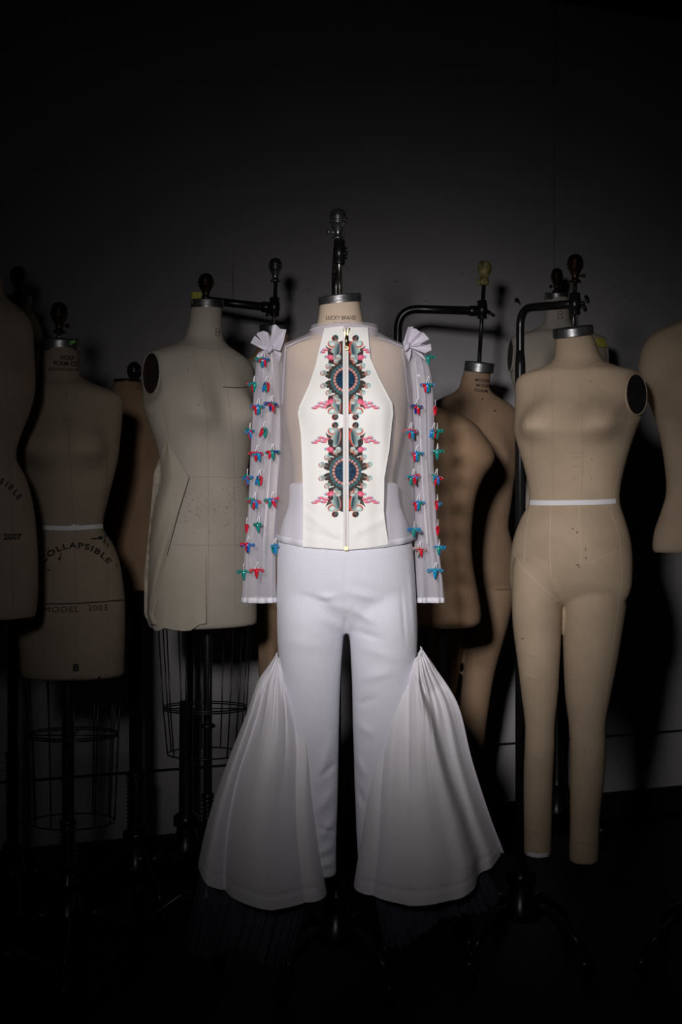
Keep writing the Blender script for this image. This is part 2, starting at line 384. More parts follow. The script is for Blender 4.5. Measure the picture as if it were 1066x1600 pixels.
def column(parent, x, y, ztop, r=0.016, ridges=None, legs=4, reach=0.2, rot=20, castname='caster'):
    mb = MB(); pr = [(r*0.7, 0.20), (r*1.9, 0.205), (r*1.9, 0.235), (r*1.1, 0.25)]
    if ridges:
        z = ridges[0]; pr.append((r*1.0, z))
        while z < ridges[1]:
            pr += [(r*1.02, z), (r*1.35, z+0.003), (r*1.35, z+0.006), (r*1.02, z+0.009)]; z += 0.0125
        pr += [(r*1.4, z), (r*1.4, z+0.012), (r, z+0.014)]
    pr += [(r, ztop-0.002), (r*.9, ztop)]
    mb.lathe((x, y, 0), pr, n=24); mb.build('stand_column', M_dkmetal, parent)
    mb = MB(); mb.lathe((x,y,0), [(0.02,0.10),(0.055,0.11),(0.058,0.13),(0.04,0.16),(0.03,0.20),(0.022,0.206)], n=24)
    for i in range(legs):
        a = math.radians(rot) + 2*PI*i/legs; d = Vector((math.cos(a), math.sin(a), 0))
        mb.tube([Vector((x,y,0.13))+d*0.03, Vector((x,y,0.15))+d*reach*.4, Vector((x,y,0.10))+d*reach*.8, Vector((x,y,0.062))+d*reach], [0.018,0.014,0.012,0.011], 10)
    mb.build('stand_base', M_dkmetal, parent)
    for i in range(legs):
        a = math.radians(rot) + 2*PI*i/legs; c = Vector((x,y,0)) + Vector((math.cos(a), math.sin(a), 0))*reach; mb = MB()
        mb.lathe(c + Vector((0,-0.010,0.024)), [(0.008,0),(0.022,0.001),(0.024,0.005),(0.024,0.015),(0.022,0.019),(0.008,0.02)], (0,1,0), 20)
        mb.tube([c+Vector((0,0,0.075)), c+Vector((0,0,0.048))], 0.008, 8); mb.box(c+Vector((0,-0.014,0.036)), 0.012, 0.003, 0.034); mb.box(c+Vector((0,0.014,0.036)), 0.012, 0.003, 0.034); mb.box(c+Vector((0,0,0.052)), 0.014, 0.031, 0.004)
        mb.build('caster', M_dkmetal, parent)
def rod(parent, px, y0, y1, Y, rpx, px1=None, m=None, name='rod'):
    mb = MB(); mb.tube([P(px, y0, Y), P(px1 or px, y1, Y)], rpx*Y/F, 16); return mb.build(name, m or M_rod, parent)
def clamp(parent, px, y0, y1, Y, rpx, wing=None):
    s = Y/F; mb = MB(); c = P(px, y1, Y); h = (y1-y0)*s; r = rpx*s
    mb.lathe(c, [(r*.5,0),(r*.95,0),(r,h*.03),(r,h*.25),(r*1.12,h*.28),(r*1.12,h*.72),(r,h*.75),(r,h*.97),(r*.95,h),(r*.5,h)], n=24)
    o = mb.build('clamp', M_dkmetal, parent)
    if wing:
        m2 = MB(); c2 = P(px, (y0+y1)/2, Y); d = Vector((wing, -0.35, 0)).normalized(); m2.tube([c2+d*r*.8, c2+d*r*2.0], r*.35, 10)
        e = c2 + d*r*2.2; m2.ring(e + Vector((0.2*r*wing,0,r*.75)), r*.55, r*.26, (d.y,-d.x,0.1), 20, 8); m2.ring(e - Vector((0.25*r*wing,0,r*.75)), r*.55, r*.26, (d.y,-d.x,0.1), 20, 8)
        m2.build('wing_screw', M_dkmetal, o)
    return o
def bend(a, b, c, r, n=10):
    """points a -> rounded corner at b -> c"""
    a, b, c = Vector(a), Vector(b), Vector(c); d1 = (a-b).normalized(); d2 = (c-b).normalized(); p0 = b+d1*r; p2 = b+d2*r
    return [a] + [(p0*(1-t)**2 + b*2*t*(1-t) + p2*t*t) for t in [i/n for i in range(n+1)]] + [c]
def hole(parent, c, ru, rz, nrm, m=M_hole, rimm=None, tilt=0.0, bulge=0.0):
    """armhole board set flat into the side, with the cloth edge turned round it"""
    n = Vector(nrm).normalized(); up = Vector((0,0,1)); t = up.cross(n).normalized(); up = n.cross(t).normalized()
    ca, sa = math.cos(tilt), math.sin(tilt); T = t*ca + up*sa; U = -t*sa + up*ca; N = 40
    mb = MB(); rings = []
    for k, off in ((1.0, 0.0015), (0.96, 0.003), (0.9, 0.0015), (0.3, 0.001), (0.001, 0.001)):
        rings.append([Vector(c) + T*math.cos(2*PI*i/N)*ru*k + U*math.sin(2*PI*i/N)*rz*k + n*off for i in range(N)])
    mb.grid(rings); o = mb.build('armhole_board', m, parent)
    if rimm:
        m2 = MB(); pts = [Vector(c) + T*math.cos(2*PI*i/N)*ru*1.02 + U*math.sin(2*PI*i/N)*rz*1.02 for i in range(N+1)]
        m2.tube(pts, 0.0035, 8, cap=False); m2.build('armhole_rim', rimm, parent)
def tapeband(parent, bodyrings_bvh, pts, wpx, m=M_tape, off=0.0016):
    mb = MB(); strip(mb, bodyrings_bvh, pts, wpx, 0, 4.0, off); return mb.build('waist_tape', m, parent)
def cage(parent, C, levels, nrib=12, r=0.0022, yaw=0):
    """levels: (z, a, b) horizontal ellipses joined by ribs"""
    mb = MB(); cx, cy = C
    for i, (z, a, b) in enumerate(levels):
        if i in (0,): continue
        pts = [Vector((cx+a*math.cos(2*PI*k/48), cy+b*math.sin(2*PI*k/48), z)) for k in range(49)]
        mb.tube(pts, r, 6, cap=False)
        if i == 1: mb.tube([p+Vector((0,0,0.006)) for p in pts], r, 6, cap=False)
    for k in range(nrib):
        t = 2*PI*(k+.35)/nrib; mb.tube([Vector((cx+a*math.cos(t), cy+b*math.sin(t), z)) for (z,a,b) in levels], r, 6)
    for q in (0, PI/2):
        z, a, b = levels[1]; mb.tube([Vector((cx+a*math.cos(q), cy+b*math.sin(q), z)), Vector((cx-a*math.cos(q), cy-b*math.sin(q), z))], r, 6)
    return mb.build('wire_cage', M_dkmetal, parent)

# ================================================================== MAIN FORM (centre)
YM = 2.97
base = P(538, 800, YM+0.02); base.z = 0
f = thing('dress_form', 'central beige linen dress form with grey knob wearing the white outfit', 'dress form', base)
rows = [(470,500.5,562,1.0,.002),(486,499,565,1.0,.0),(505,496,569,1.0,0),(515,493,574,.95,0),(524,485,586,.82,.004),(531,466,606,.62,.008),(540,446,628,.50,.01),(552,444,635,.46,.01),
        (580,446,633,.52,.008),(610,445,635,.60,0),(650,446,634,.66,-.004),(700,455,624,.66,0),(752,459,614,.66,.004),(800,452,622,.64,.004),(850,446,632,.62,.004),(900,446,638,.62,.004),(930,450,636,.6,.004)]
mb, tr = loft(rows, YM, 0, bumps=((-32,640,.016,24,45,30),(32,640,.016,24,45,30)))
bv = mb.bvh()
text(mb, bv, 'LUCKY BRAND', 533, 496.5, 6.2, 1, bold=0.01, fit=46)
text(mb, bv, 'DRESS & FORM CO', 534, 504, 2.0, 1, fit=28)
text(mb, bv, 'SIZE', 534, 507.4, 1.8, 1)
text(mb, bv, 'S', 535.5, 511.0, 3.6, 1, bold=0.02)
strip(mb, bv, [(566,480),(570,512)], 0.9, 1)
mb.build('torso', [M_body, M_ink2], f)
plate(f, 530.5, 461, YM, 33.5, 13, 0.10, 0.13)
rod(f, 529.5, 350, 462, YM, 4.0, 531)
clamp(f, 530.5, 376, 414, YM, 8.6)
mb = MB(); mb.tube([P(538,396,YM-.01), P(542,396,YM-.012)], .006, 8); mb.ring(P(541,391,YM-.012), .005, .003, (1,0,0), 16, 6); mb.ring(P(541,401,YM-.012), .005, .003, (1,0,0), 16, 6); mb.build('wing_screw', M_dkmetal, f)
finial(f, 528.5, 326, 375, YM, M_silver, 13.5, screw=-1)
mb = MB(); mb.tube(bend(P(529,392,YM+.01), (P(529,392,YM+.01)+Vector((-.006,.26,.0))), (P(529,392,YM+.01).x-.006, YM+.27, 0.235), .05), .0125, 14); mb.build('gooseneck_arm', M_dkmetal, f)
column(f, P(529,392,YM).x-.006, YM+.27, 0.3, 0.018, rot=45)

# ------------------------------------------------------------------ trousers
def post_tr(p, y, u, v): return p
tb = P(538, 800, YM+.0); tb.z = 0.36
t_ = thing('flared_trousers', 'white high-waisted trousers with gathered knee flounces, hanging on the central form', 'trousers', tb)
mb, _ = loft([(754,452,622,.66,.004),(790,451,626,.66,.004),(815,442,636,.65,.004),(850,434,645,.70,.004),(900,433,649,.66,.004),(935,432,651,.56,.004),(960,433,652,.44,.004),(978,438,648,.33,.004),(988,450,636,.22,.004)], YM, 0, nseg=80)
loft([(905,446,534,.75,.004),(925,438,541,.95,.004),(955,433,540.5,1.05,.004),(985,433,538,1.05,.004),(1020,435,535,.98,.004),(1070,441,532,.95,.006),(1150,452,530,.92,.008),(1250,466,528,.92,.01),(1320,476,526,.95,.012),(1371,492,526,1.1,.012)], YM, 0, mb=mb)
loft([(905,552,638,.75,.004),(925,541,647,.95,.004),(955,542,652,1.05,.004),(985,545,653,1.05,.004),(1020,548,652,.98,.004),(1070,550,648,.95,.006),(1150,552,636,.92,.008),(1250,555,620,.92,.01),(1300,557,610,.95,.012),(1347,559,598,1.05,.012)], YM, 0, mb=mb)
mb = fuse(mb, 0.0042, 22)
wrinkle(mb, [(500,930,540,955,.004,7),(545,925,600,938,.0045,7),(548,950,590,975,.005,7),(550,985,600,1000,-.004,6),(495,960,535,985,.0035,7),(492,935,530,930,.003,5),(560,1060,615,1050,.004,8),(552,1105,590,1090,-.004,6),
    (520,1150,495,1230,.004,8),(525,1230,495,1270,.005,8),(526,1275,500,1310,.006,7),(524,1320,495,1335,.006,6),(524,1345,495,1355,.006,5),(500,1215,528,1190,-.005,5),(498,1295,526,1300,-.005,4),
    (556,1130,585,1150,.004,8),(556,1180,572,1215,.005,6),(558,1230,570,1260,-.005,5),(560,1010,640,1035,.003,8),(437,1000,520,1015,.002,10),(640,880,650,1010,.003,4),(627,920,634,1010,-.002,3),
    (541,860,541,960,-.0016,1.6),(541,960,541,990,-.006,4),(470,930,530,945,-.003,5),(560,900,620,925,.0015,8)])
mb.build('trouser_body', M_white, t_)
bvt = mb.bvh()

def flounce(Ltab, Rtab, topf, hemf, Y, folds, gathers, kdepth, name, seed=0, dyf=None):
    N = 360; K = 90; mb = MB(); rings = []
    LT = cmr(list(zip(*Ltab)), 8).T; RT = cmr(list(zip(*Rtab)), 8).T
    for i in range(K+1):
        v = i/K; ring = []
        for j in range(N):
            th = 2*PI*j/N; s = (1 - math.cos(th))/2; front = math.sin(th) >= 0     # s 0 = left, 1 = right
            yt = topf(s); yh = hemf(s) if front else (hemf(0)*(1-s) + hemf(1)*s) - 6*math.sin(PI*s)
            y = yt + (yh-yt)*v
            xl, xr = np.interp(y, LT[0], LT[1]), np.interp(y, RT[0], RT[1])
            x = xl + (xr-xl)*s
            hw = (xr-xl)/2/F*Y; dep = hw*kdepth*abs(math.sin(th))**0.8
            ph = th*1.0
            d = 0.0
            for (pts, amp, wd, kind, v0, v1) in folds:
                sc = np.interp(v, [q[0] for q in pts], [q[1] for q in pts]); e = (s-sc)
                env = min(1, max(0, (v-v0)/0.12+0.3))*min(1, max(0, (v1-v)/0.2)) if v1 < 1 else min(1, max(0, (v-v0)/0.12+0.3))
                if not front: continue
                if kind == 'r': g = math.exp(-(e/wd)**2)
                elif kind == 'v': g = -math.exp(-abs(e)/wd)
                else: g = (1/(1+math.exp(-e/wd)))      # step: right of the line nearer (amp>0) or further
                d += 1.55*amp*g*env
            ga = 1.25*gathers*math.exp(-v*4.6)*(0.35+min(1, v*10)*.65)
            d += ga*(3.2*noise.noise(Vector((s*14+seed*3, 1.7*seed, v*1.5)))+2.2*abs(noise.noise(Vector((s*24+seed, 5, v*2))))+.5*math.sin(s*PI*19+seed+3*v))*(0.35 if not front else 1)
            d += (.010*noise.noise(Vector((s*2.4+seed*2, 3.3, v*1.2))))*min(1, v*3)
            if not front: d += 0.012*math.sin(s*PI*9+seed)*v
            p = P(x, y, Y); p.y += (dyf(v) if dyf else 0)
            if front: p.y -= dep + d
            else: p.y += dep*0.9 + d
            if 0.935 < v < 0.950 and front: p.y += .0028
            ring.append(p)
        rings.append(ring)
    mb.grid(rings, 0); mb.rings = rings; return mb
# left flounce
Lt = ([1016,1040,1065,1116,1199,1275,1349,1400],[436,420,403,385,352.5,327,310.5,306])
Rt = ([1016,1028,1045,1058,1101,1166,1239,1311,1398],[436,444,452,459,475,488,491,498,511])
mb = flounce(Lt, Rt, lambda s: 1017+22*s, lambda s: float(np.interp(s,[0,.05,.12,.3,.6,.85,1],[1346,1356,1368,1384,1397,1397,1395])), YM-.005,
    [([(0,.3),(.2,.2),(.5,.17),(1,.24)],.020,.045,'v',.10,1),([(0,.5),(.4,.48),(1,.52)],.018,.19,'r',.1,1),([(0,.48),(.3,.48),(.6,.5)],.008,.05,'v',.0,.45),
     ([(0,.78),(.25,.80),(1,.84)],.010,.08,'v',.0,1),([(0,.66),(.5,.68)],.006,.03,'v',.0,.45),([(0,.92),(1,.94)],.006,.06,'r',.05,1),([(0,.08),(1,.09)],.012,.07,'r',.2,1)], .0042, .62, 'flounce', 1.0, lambda v: .0)
top1 = mb.rings[1]; fl1 = mb.build('flounce', M_flounce, t_)
# right flounce
Lt = ([1008,1020,1039,1061,1094,1148,1220,1304,1385],[654,641,626,612,598,585,574,565,553])
Rt = ([1008,1025,1043,1101,1188,1275,1325,1338,1400],[656,668,680,716,738,766,785,787,790])
mb = flounce(Lt, Rt, lambda s: 1040-31*min(1,s*1.1), lambda s: float(np.interp(s,[0,.35,.65,.775,.80,.9,1],[1384,1389,1380,1368,1357,1349,1334])), YM-.005,
    [([(0,.42),(.25,.62),(.45,.70),(.7,.77),(1,.79)],-.030,.012,'s',.1,1),([(0,.42),(.25,.58),(.45,.66),(.7,.70),(1,.70)],.008,.06,'r',.1,1),([(0,.3),(.3,.36),(1,.36)],.008,.04,'v',.0,.6),
     ([(0,.5),(.3,.48),(1,.45)],.012,.17,'r',.0,1),([(0,.1),(.3,.12),(1,.12)],.010,.035,'v',.05,1),([(0,.8),(.3,.84),(1,.9)],.006,.04,'r',.1,1),([(0,.55),(.3,.60)],.009,.03,'v',.0,.45)], .0042, .62, 'flounce', 2.2, lambda v: .0)
top2 = mb.rings[1]; fl2 = mb.build('flounce', M_flounce, t_)
# gathered seam threads
for fl, top in ((fl1, top1), (fl2, top2)):
    q = [top[i] + Vector((0, -.002 - .0012*(i % 2), .0012*math.sin(i*1.3))) for i in range(4, 176, 4)]
    mb = MB(); mb.tube(q, .0018, 6); mb.build('gathered_seam', M_flounce, fl)
# tulle under-skirts
def tulle(xs0, xs1, yt, yb, Y, seed):
    mb = MB(); N = 260; K = 24; rings = []
    for i in range(K+1):
        v = i/K; ring = []
        for j in range(N):
            th = 2*PI*j/N; s = (1-math.cos(th))/2; fr = math.sin(th) >= 0
            y = yt(s) + (yb(s)-yt(s))*v; x0 = xs0[0]+(xs1[0]-xs0[0])*v; x1 = xs0[1]+(xs1[1]-xs0[1])*v
            x = x0+(x1-x0)*s + 1.8*math.sin(th*31+seed)*v; p = P(x, y, Y); dep = (x1-x0)/2/F*Y*.40*abs(math.sin(th))**.8
            dd = .010*math.sin(th*34+seed)*(.3+v) + .008*math.sin(th*13+2*seed)*v
            p.y += (-(dep+dd)) if fr else (dep+dd); ring.append(p)
        rings.append(ring)
    mb.grid(rings, 0); return mb.build('tulle_underskirt', M_tulle, t_)
tulle((322,490),(290,455), lambda s: 1330+50*s, lambda s: 1470+25*s+10*math.sin(s*9), YM, .4)
tulle((580,745),(600,780), lambda s: 1370-40*s, lambda s: 1470-75*s+8*math.sin(s*9), YM, 1.7)

# ------------------------------------------------------------------ jacket
jb = P(540, 800, YM); jb.z = P(540, 858, YM).z
j_ = thing('sleeved_jacket', 'sheer white zip jacket with mirrored print panel and beaded organza sleeves', 'jacket', jb)
jrows = [(510,488,590,.95,0),(518,487,590,.93,0),(524,478,598,.82,.004),(531,460,613,.64,.008),(539,442,631,.53,.01),(551,438,639,.50,.01),
         (580,438,640,.56,.008),(610,438,642,.63,0),(650,440,643,.69,-.004),(700,440,645,.70,0),(752,438,646,.70,.002),(800,435,646,.69,.002),(830,433,646,.70,.002),(842,434,646,.70,.002)]
def jpost(p, y, u, v):
    if y > 760:
        k = ((y-760)/82)**2; p.z -= k*0.022*max(0, v)**1.5
    # soft drape folds away from the panel
    if y > 620 and v > 0: p.y -= .003*math.sin(u*26+.5*math.sin(y*.02))*min(1,(y-620)/60)*abs(u)
    return p
mb, jr = loft(jrows, YM, 0, nseg=120, sub=8, bumps=((-32,640,.016,24,45,40),(32,640,.016,24,45,40)), post=jpost, caps=(False, False), grow=.003)
bvj = mb.bvh(); mb.build('sheer_bodice', M_org_body, j_)
mb = MB(); n0 = len(jr)-1; low = jr[-1]; up = [p + Vector((0,0,.014)) for p in low]
def outw(r, k): 
    c = sum(r, Vector())/len(r); return [p + Vector(((p-c).x, (p-c).y, 0)).normalized()*k for p in r]
mb.grid([outw(up,.0015), outw(low,.0022), outw([p-Vector((0,0,.001)) for p in low],.0), outw(up,-.001)], 0); mb.build('bodice_hem', M_orgband, j_)
# seams of the sheer side: armhole seam strips
for pts in ([(447,545),(445,570),(443,605),(442,632)], [(628,545),(632,570),(635,600),(637.5,628)]):
    mb = MB(); strip(mb, bvj, pts, 2.0, 0, 4, .0015); mb.build('armhole_seam', M_org_dense, j_)
for pts in ([(484,527),(465,534),(446,543)], [(592,528),(610,534),(628,542)]):
    mb = MB(); strip(mb, bvj, pts, 2.0, 0, 4, .0012); mb.build('shoulder_seam', M_org_dense, j_)
# stand collar
mb = MB(); rg = []
for (y, g) in ((531,.003),(524,.004),(517,.008),(515,.011)):
    r0 = []
    for k in range(60):
        th = 2*PI*k/60; C = P(538, y, YM); a = 48/F*YM + g; b = a*.93
        r0.append(C + Vector((a*math.sin(th), -b*math.cos(th), .003*math.cos(th*2))))
    rg.append(r0)
mb.grid(rg, 0); mb.build('collar', M_org_dense, j_)

# front panel with the printed motifs (dense surface, colours per point)
PL = ([505,512,541,568,599,634,645,677,720,781,854],[507,506.5,499,493,483,467.5,465.5,470,472,473.5,473])
PR = ([505,511,558,591,616,632,649,677.5,705,752,804,830,852],[575,575,579,593,605.5,613.5,614.7,611.5,609,601,600,603,606.5])
NU, NV = 380, 860
Y0p, Y1p = 509.0, 860.0
U = np.linspace(0, 1, NU); V = np.linspace(0, 1, NV)
def hemp(x): return np.interp(x, [473,500,525,541,560,585,607],[854.5,856.5,858.5,859.5,858,855,851])
def topp(x): return np.interp(x, [500,507,536,540.5,546,575],[514,512.5,509,516,511,511.5])
gx = np.zeros((NV, NU)); gy = np.zeros((NV, NU))
for i, v in enumerate(V):
    y = Y0p + (Y1p-Y0p)*v; l, r = np.interp(y, *PL), np.interp(y, *PR)
    gx[i] = l + (r-l)*U; gy[i] = y
xn = gx.copy()
tt = topp(xn); hh = hemp(xn); gy = tt + (hh-tt)*((gy-Y0p)/(Y1p-Y0p))
colr = np.zeros((NV, NU, 3)); colr[:] = (0.88, 0.87, 0.845)
X, Yg = gx, gy
rs = np.random.RandomState(3)
def ell(cx, cy, rx, ry, c, a=0.0, soft=None, fr=False, br=0):
    if fr:
        ell(cx-.9, cy+.3, rx, ry, (0.62,.05,.03), a); ell(cx+.7, cy-.7, rx, ry, (0.10,.55,.58), a)
    ca, sa = math.cos(a), math.sin(a); dx, dy = X-cx, Yg-cy
    x1 = (dx*ca+dy*sa)/rx; y1 = (-dx*sa+dy*ca)/ry; d = x1*x1+y1*y1
    al = np.clip((1-d)*min(rx,ry)*1.6+.5, 0, 1)[...,None]
    colr[:] = colr*(1-al) + np.array(c)*al
def poly(pts, c, fr=False):
    if fr:
        poly([(x-.9,y+.4) for x,y in pts], (0.62,.05,.03)); poly([(x+.8,y-.6) for x,y in pts], (0.10,.50,.53))
    m = np.zeros(X.shape, bool); n = len(pts)
    for i in range(n):
        x0,y0 = pts[i]; x1,y1 = pts[(i+1)%n]
        if y0 == y1: continue
        cnd = ((Yg >= min(y0,y1)) & (Yg < max(y0,y1)) & (X < x0+(Yg-y0)*(x1-x0)/(y1-y0))); m ^= cnd
    colr[m] = c
DK=(.035,.028,.028); SUIT=(.055,.040,.032); FACE=(.50,.38,.32); HAIR=(.55,.62,.62); PINK=(.80,.13,.24); PK2=(.85,.28,.36); BLU=(.18,.40,.62); MINT=(.22,.34,.34)
def person(cx, cy, ang, r0, r1, hr=4.2):
    """a printed suited figure radiating from the ring: suit wedge, shirt, head with pale hair"""
    ca, sa = math.cos(ang), math.sin(ang); tx, ty = -sa, ca
    def q(r, t): return (cx+ca*r+tx*t, cy+sa*r+ty*t)
    poly([q(r0,-4.5),q(r0,4.5),q(r0+5,6.2),q(r1-4,4.5),q(r1-4,-4.5),q(r0+5,-6.2)], DK)
    poly([q(r0,-3.5),q(r0,3.5),q(r0+5,5.2),q(r1-4.5,3.2),q(r1-4.5,-3.2),q(r0+5,-5.2)], SUIT)
    poly([q(r0+6,-.3),q(r0+6,.4),q(r1-3,1.6),q(r1-3,-1.6)], (.40,.34,.30)); poly([q(r0+2,-.3),q(r0+2,.4),q(r1-4,.5),q(r1-4,-.4)], (.05,.05,.06))
    h = q(r1,0); ell(h[0],h[1],hr*.92,hr,(.05,.04,.04),ang+PI/2,fr=True); ell(h[0],h[1],hr*.84,hr*.92,FACE,ang+PI/2)
    h2 = q(r1+hr*.42,0); ell(h2[0],h2[1],hr*.50,hr*.78,HAIR,ang)
    for t in (-1.3,1.3):
        e = q(r1-.3,t); ell(e[0],e[1],.7,.5,(.10,.07,.06),ang)
    e = q(r1-2.2,0); ell(e[0],e[1],.45,1.2,(.22,.10,.09),ang)
def motif(cy, k, top, bot, ftop, fbot, stretch=1.0):
    cx = 540.0
    for sx in (-1, 1):
        for sy, dist in ((-1, top), (1, bot)):
            yy = lambda d: cy + sy*d
            # dark centre ground and grey-mint petal
            poly([(cx+sx*0,yy(18)),(cx+sx*27,yy(26)),(cx+sx*24,yy(dist-27)),(cx+sx*14,yy(dist-12)),(cx,yy(dist-6))], DK)
            e = (cx+sx*14.0, yy(dist-24)); ell(e[0]-1,e[1],7.6,15,(0.62,.06,.03),sx*sy*.22); 
            for q in range(7):
                t = q/6; ell(cx+sx*(15.0-3.8*t), yy(dist-24), 6.6-5.2*t, 14.5-4*t, tuple(a*(1-t)+b*t for a,b in zip((.42,.56,.54),(.03,.07,.09))), sx*sy*.16)
            # hand / sleeve blob and leaf
            ell(cx+sx*22, yy(dist-14), 6.2, 5.2, (.70,.08,.04), sx*sy*.6); ell(cx+sx*21.4, yy(dist-13), 5.2, 4.2, (.35,.62,.60), sx*sy*.6); ell(cx+sx*20.5, yy(dist-13.8), 3.2, 2.4, (.78,.78,.76), sx*sy*.6)
            poly([(cx+sx*31.5,yy(dist-15)),(cx+sx*28.5,yy(dist-23)),(cx+sx*24,yy(dist-27)),(cx+sx*22,yy(dist-21)),(cx+sx*27.5,yy(dist-19))], (.07,.05,.045))
            poly([(cx+sx*28,yy(dist-24)),(cx+sx*19,yy(dist-28)),(cx+sx*20,yy(dist-37)),(cx+sx*27,yy(dist-35))], DK)
            # round dark head at the tip
            ell(cx+sx*16, yy(dist-4.5), 4.6, 4.8, DK, 0, fr=True); ell(cx+sx*15.2, yy(dist-5.5), 2.2, 2.0, (.16,.11,.09))
            ell(cx+sx*17.6, yy(dist-2.6), 1.2, 1.4, (.20,.10,.10)); poly([(cx+sx*12,yy(dist-8)),(cx+sx*20,yy(dist-8)),(cx+sx*21,yy(dist-10)),(cx+sx*12,yy(dist-11))], (.45,.35,.30))
            # inner pale face below the petal
            ell(cx+sx*11.3, yy(33.5), 4.4, 5.0, DK, 0); ell(cx+sx*11.3, yy(34), 3.8, 4.4, FACE, sx*.2, fr=True); ell(cx+sx*11.3, yy(36.6), 3.5, 2.2, HAIR)
            ell(cx+sx*10.2, yy(33.6), .6, .5, (.1,.07,.06)); ell(cx+sx*12.6, yy(33.6), .6, .5, (.1,.07,.06))
        # suited figures around the ring
        for ang in (62, 38, 16, -16, -38, -62):
            a = math.radians(ang); a = a if sx > 0 else PI - a
            R1 = {16: 38.5, 38: 36.0, 62: 34.0}[abs(ang)]*k
            person(cx, cy, a, 22*k, R1, 4.3 if abs(ang) != 62 else 3.6)
        for sy in (-1, 1):
            # magenta blob with a blue tip
            d = 34.5; ell(cx+sx*29.5, cy+sy*(d+.8), 3.6, 2.4, BLU, 0); ell(cx+sx*28.2, cy+sy*(d+.5), 3.0, 2.0, PK2, 0); ell(cx+sx*23.5, cy+sy*d, 5.2, 4.2, (.62,.05,.10), sx*sy*.5); ell(cx+sx*23.2, cy+sy*(d+.5), 4.4, 3.5, PINK, sx*sy*.5); ell(cx+sx*22.5, cy+sy*(d+.9), 2.0, 1.4, PK2)
            # cluster of long pink beans, blue/red edged
            fd = ftop if sy < 0 else fbot
            for (bx, by, l) in fd:
                bx *= sx; ell(cx+bx+sx*1.3, cy+sy*by+.6, l, 2.2, BLU, 0); ell(cx+bx-sx*.3, cy+sy*by+.7, l-.3, 2.0, (.70,.04,.05), 0); ell(cx+bx, cy+sy*by-.2, l-.6, 1.6, (.82,.30,.42), 0)
    # ring
    r = 24.5*k
    ell(cx, cy, r+.6, r+1.2, (.05,.10,.11)); ell(cx, cy, r-.4, r, (.035,.12,.14)); ell(cx, cy, r-3.4, r-2.8, (.015,.03,.05))
    for i in range(26):
        a = 2*PI*i/26; ell(cx+(r-.6)*math.cos(a), cy+(r)*math.sin(a), 1.5, .8, (.07,.22,.25), a)
    for i in range(22):
        a = 2*PI*(i+.5)/22
        ell(cx+(r-5.6)*math.cos(a), cy+(r-5.2)*math.sin(a), 2.5, 2.5, (.30,.10,.08)); ell(cx+(r-5.6)*math.cos(a)+.2, cy+(r-5.2)*math.sin(a)-.2, 2.15, 2.15, (.60,.30,.27))
    ell(cx, cy, r-9, r-8.5, (.010,.035,.075))
    for q in range(420):
        a = rs.rand()*2*PI; rr = (r-10)*math.sqrt(rs.rand()); t = rs.rand()
        ell(cx+rr*math.cos(a), cy+rr*math.sin(a), .7+.5*rs.rand(), .5+.4*rs.rand(), ((.008,.05+.07*t,.11+.12*t) if q % 2 else (.004,.012,.035)), a)
motif(593.0, .93, 69, 63, [(31.0,47,4.6),(35,43.5,3.6)], [(dx+38,40+dy,4.3) for dx,dy in ((-8,-1.5),(0,-3.6),(-4.5,2.6),(4.5,1.0),(10,3.8))])
motif(737.0, 1.0, 77, 71, [(dx+38,50-dy,4.5) for dx,dy in ((-8,-1.5),(0,-3.6),(-4.5,2.6),(4.5,1.0),(10,4.0))], [(dx+38,44+dy,4.5) for dx,dy in ((-8,-1.5),(0,-3.6),(-4.5,2.6),(4.5,1.0),(10,3.8))])
# thread texture of the white ground
nz = 1 + .018*np.sin(Yg*3.1+np.sin(X*.7)*.6) + rs.uniform(-.012,.012,X.shape); colr *= nz[...,None]
# coarse depth lookup on the bodice, then interpolate
CU, CV = 46, 90; Z = np.zeros((CV, CU)); pos = np.zeros((CV, CU, 3))
for i in range(CV):
    ii = int(round(i/(CV-1)*(NV-1)))
    for j in range(CU):
        jj = int(round(j/(CU-1)*(NU-1))); x, y = gx[ii,jj], gy[ii,jj]
        h = ray(bvj, x, min(max(y, 512), 842), 0.0)
        Yd = (h.y if h is not None else YM-.04) - .0035
        if y > 842: Yd -= (y-842)*.0001
        pos[i,j] = P(x, y, Yd)
Z = pos[:,:,1]
Zs = Z.copy()
for _ in range(4):
    Zp = np.pad(Zs, 1, mode='edge'); Zs = (Zp[1:-1,1:-1]*2+Zp[:-2,1:-1]+Zp[2:,1:-1]+Zp[1:-1,:-2]+Zp[1:-1,2:])/6
Zs = np.minimum(Zs, Z+.0015)
vi = np.linspace(0, CV-1, NV); ui = np.linspace(0, CU-1, NU); i0 = np.minimum(vi.astype(int), CV-2); j0 = np.minimum(ui.astype(int), CU-2); fv = (vi-i0)[:,None]; fu = (ui-j0)[None,:]
Zf = Zs[i0][:,j0]*(1-fv)*(1-fu) + Zs[i0+1][:,j0]*fv*(1-fu) + Zs[i0][:,j0+1]*(1-fv)*fu + Zs[i0+1][:,j0+1]*fv*fu
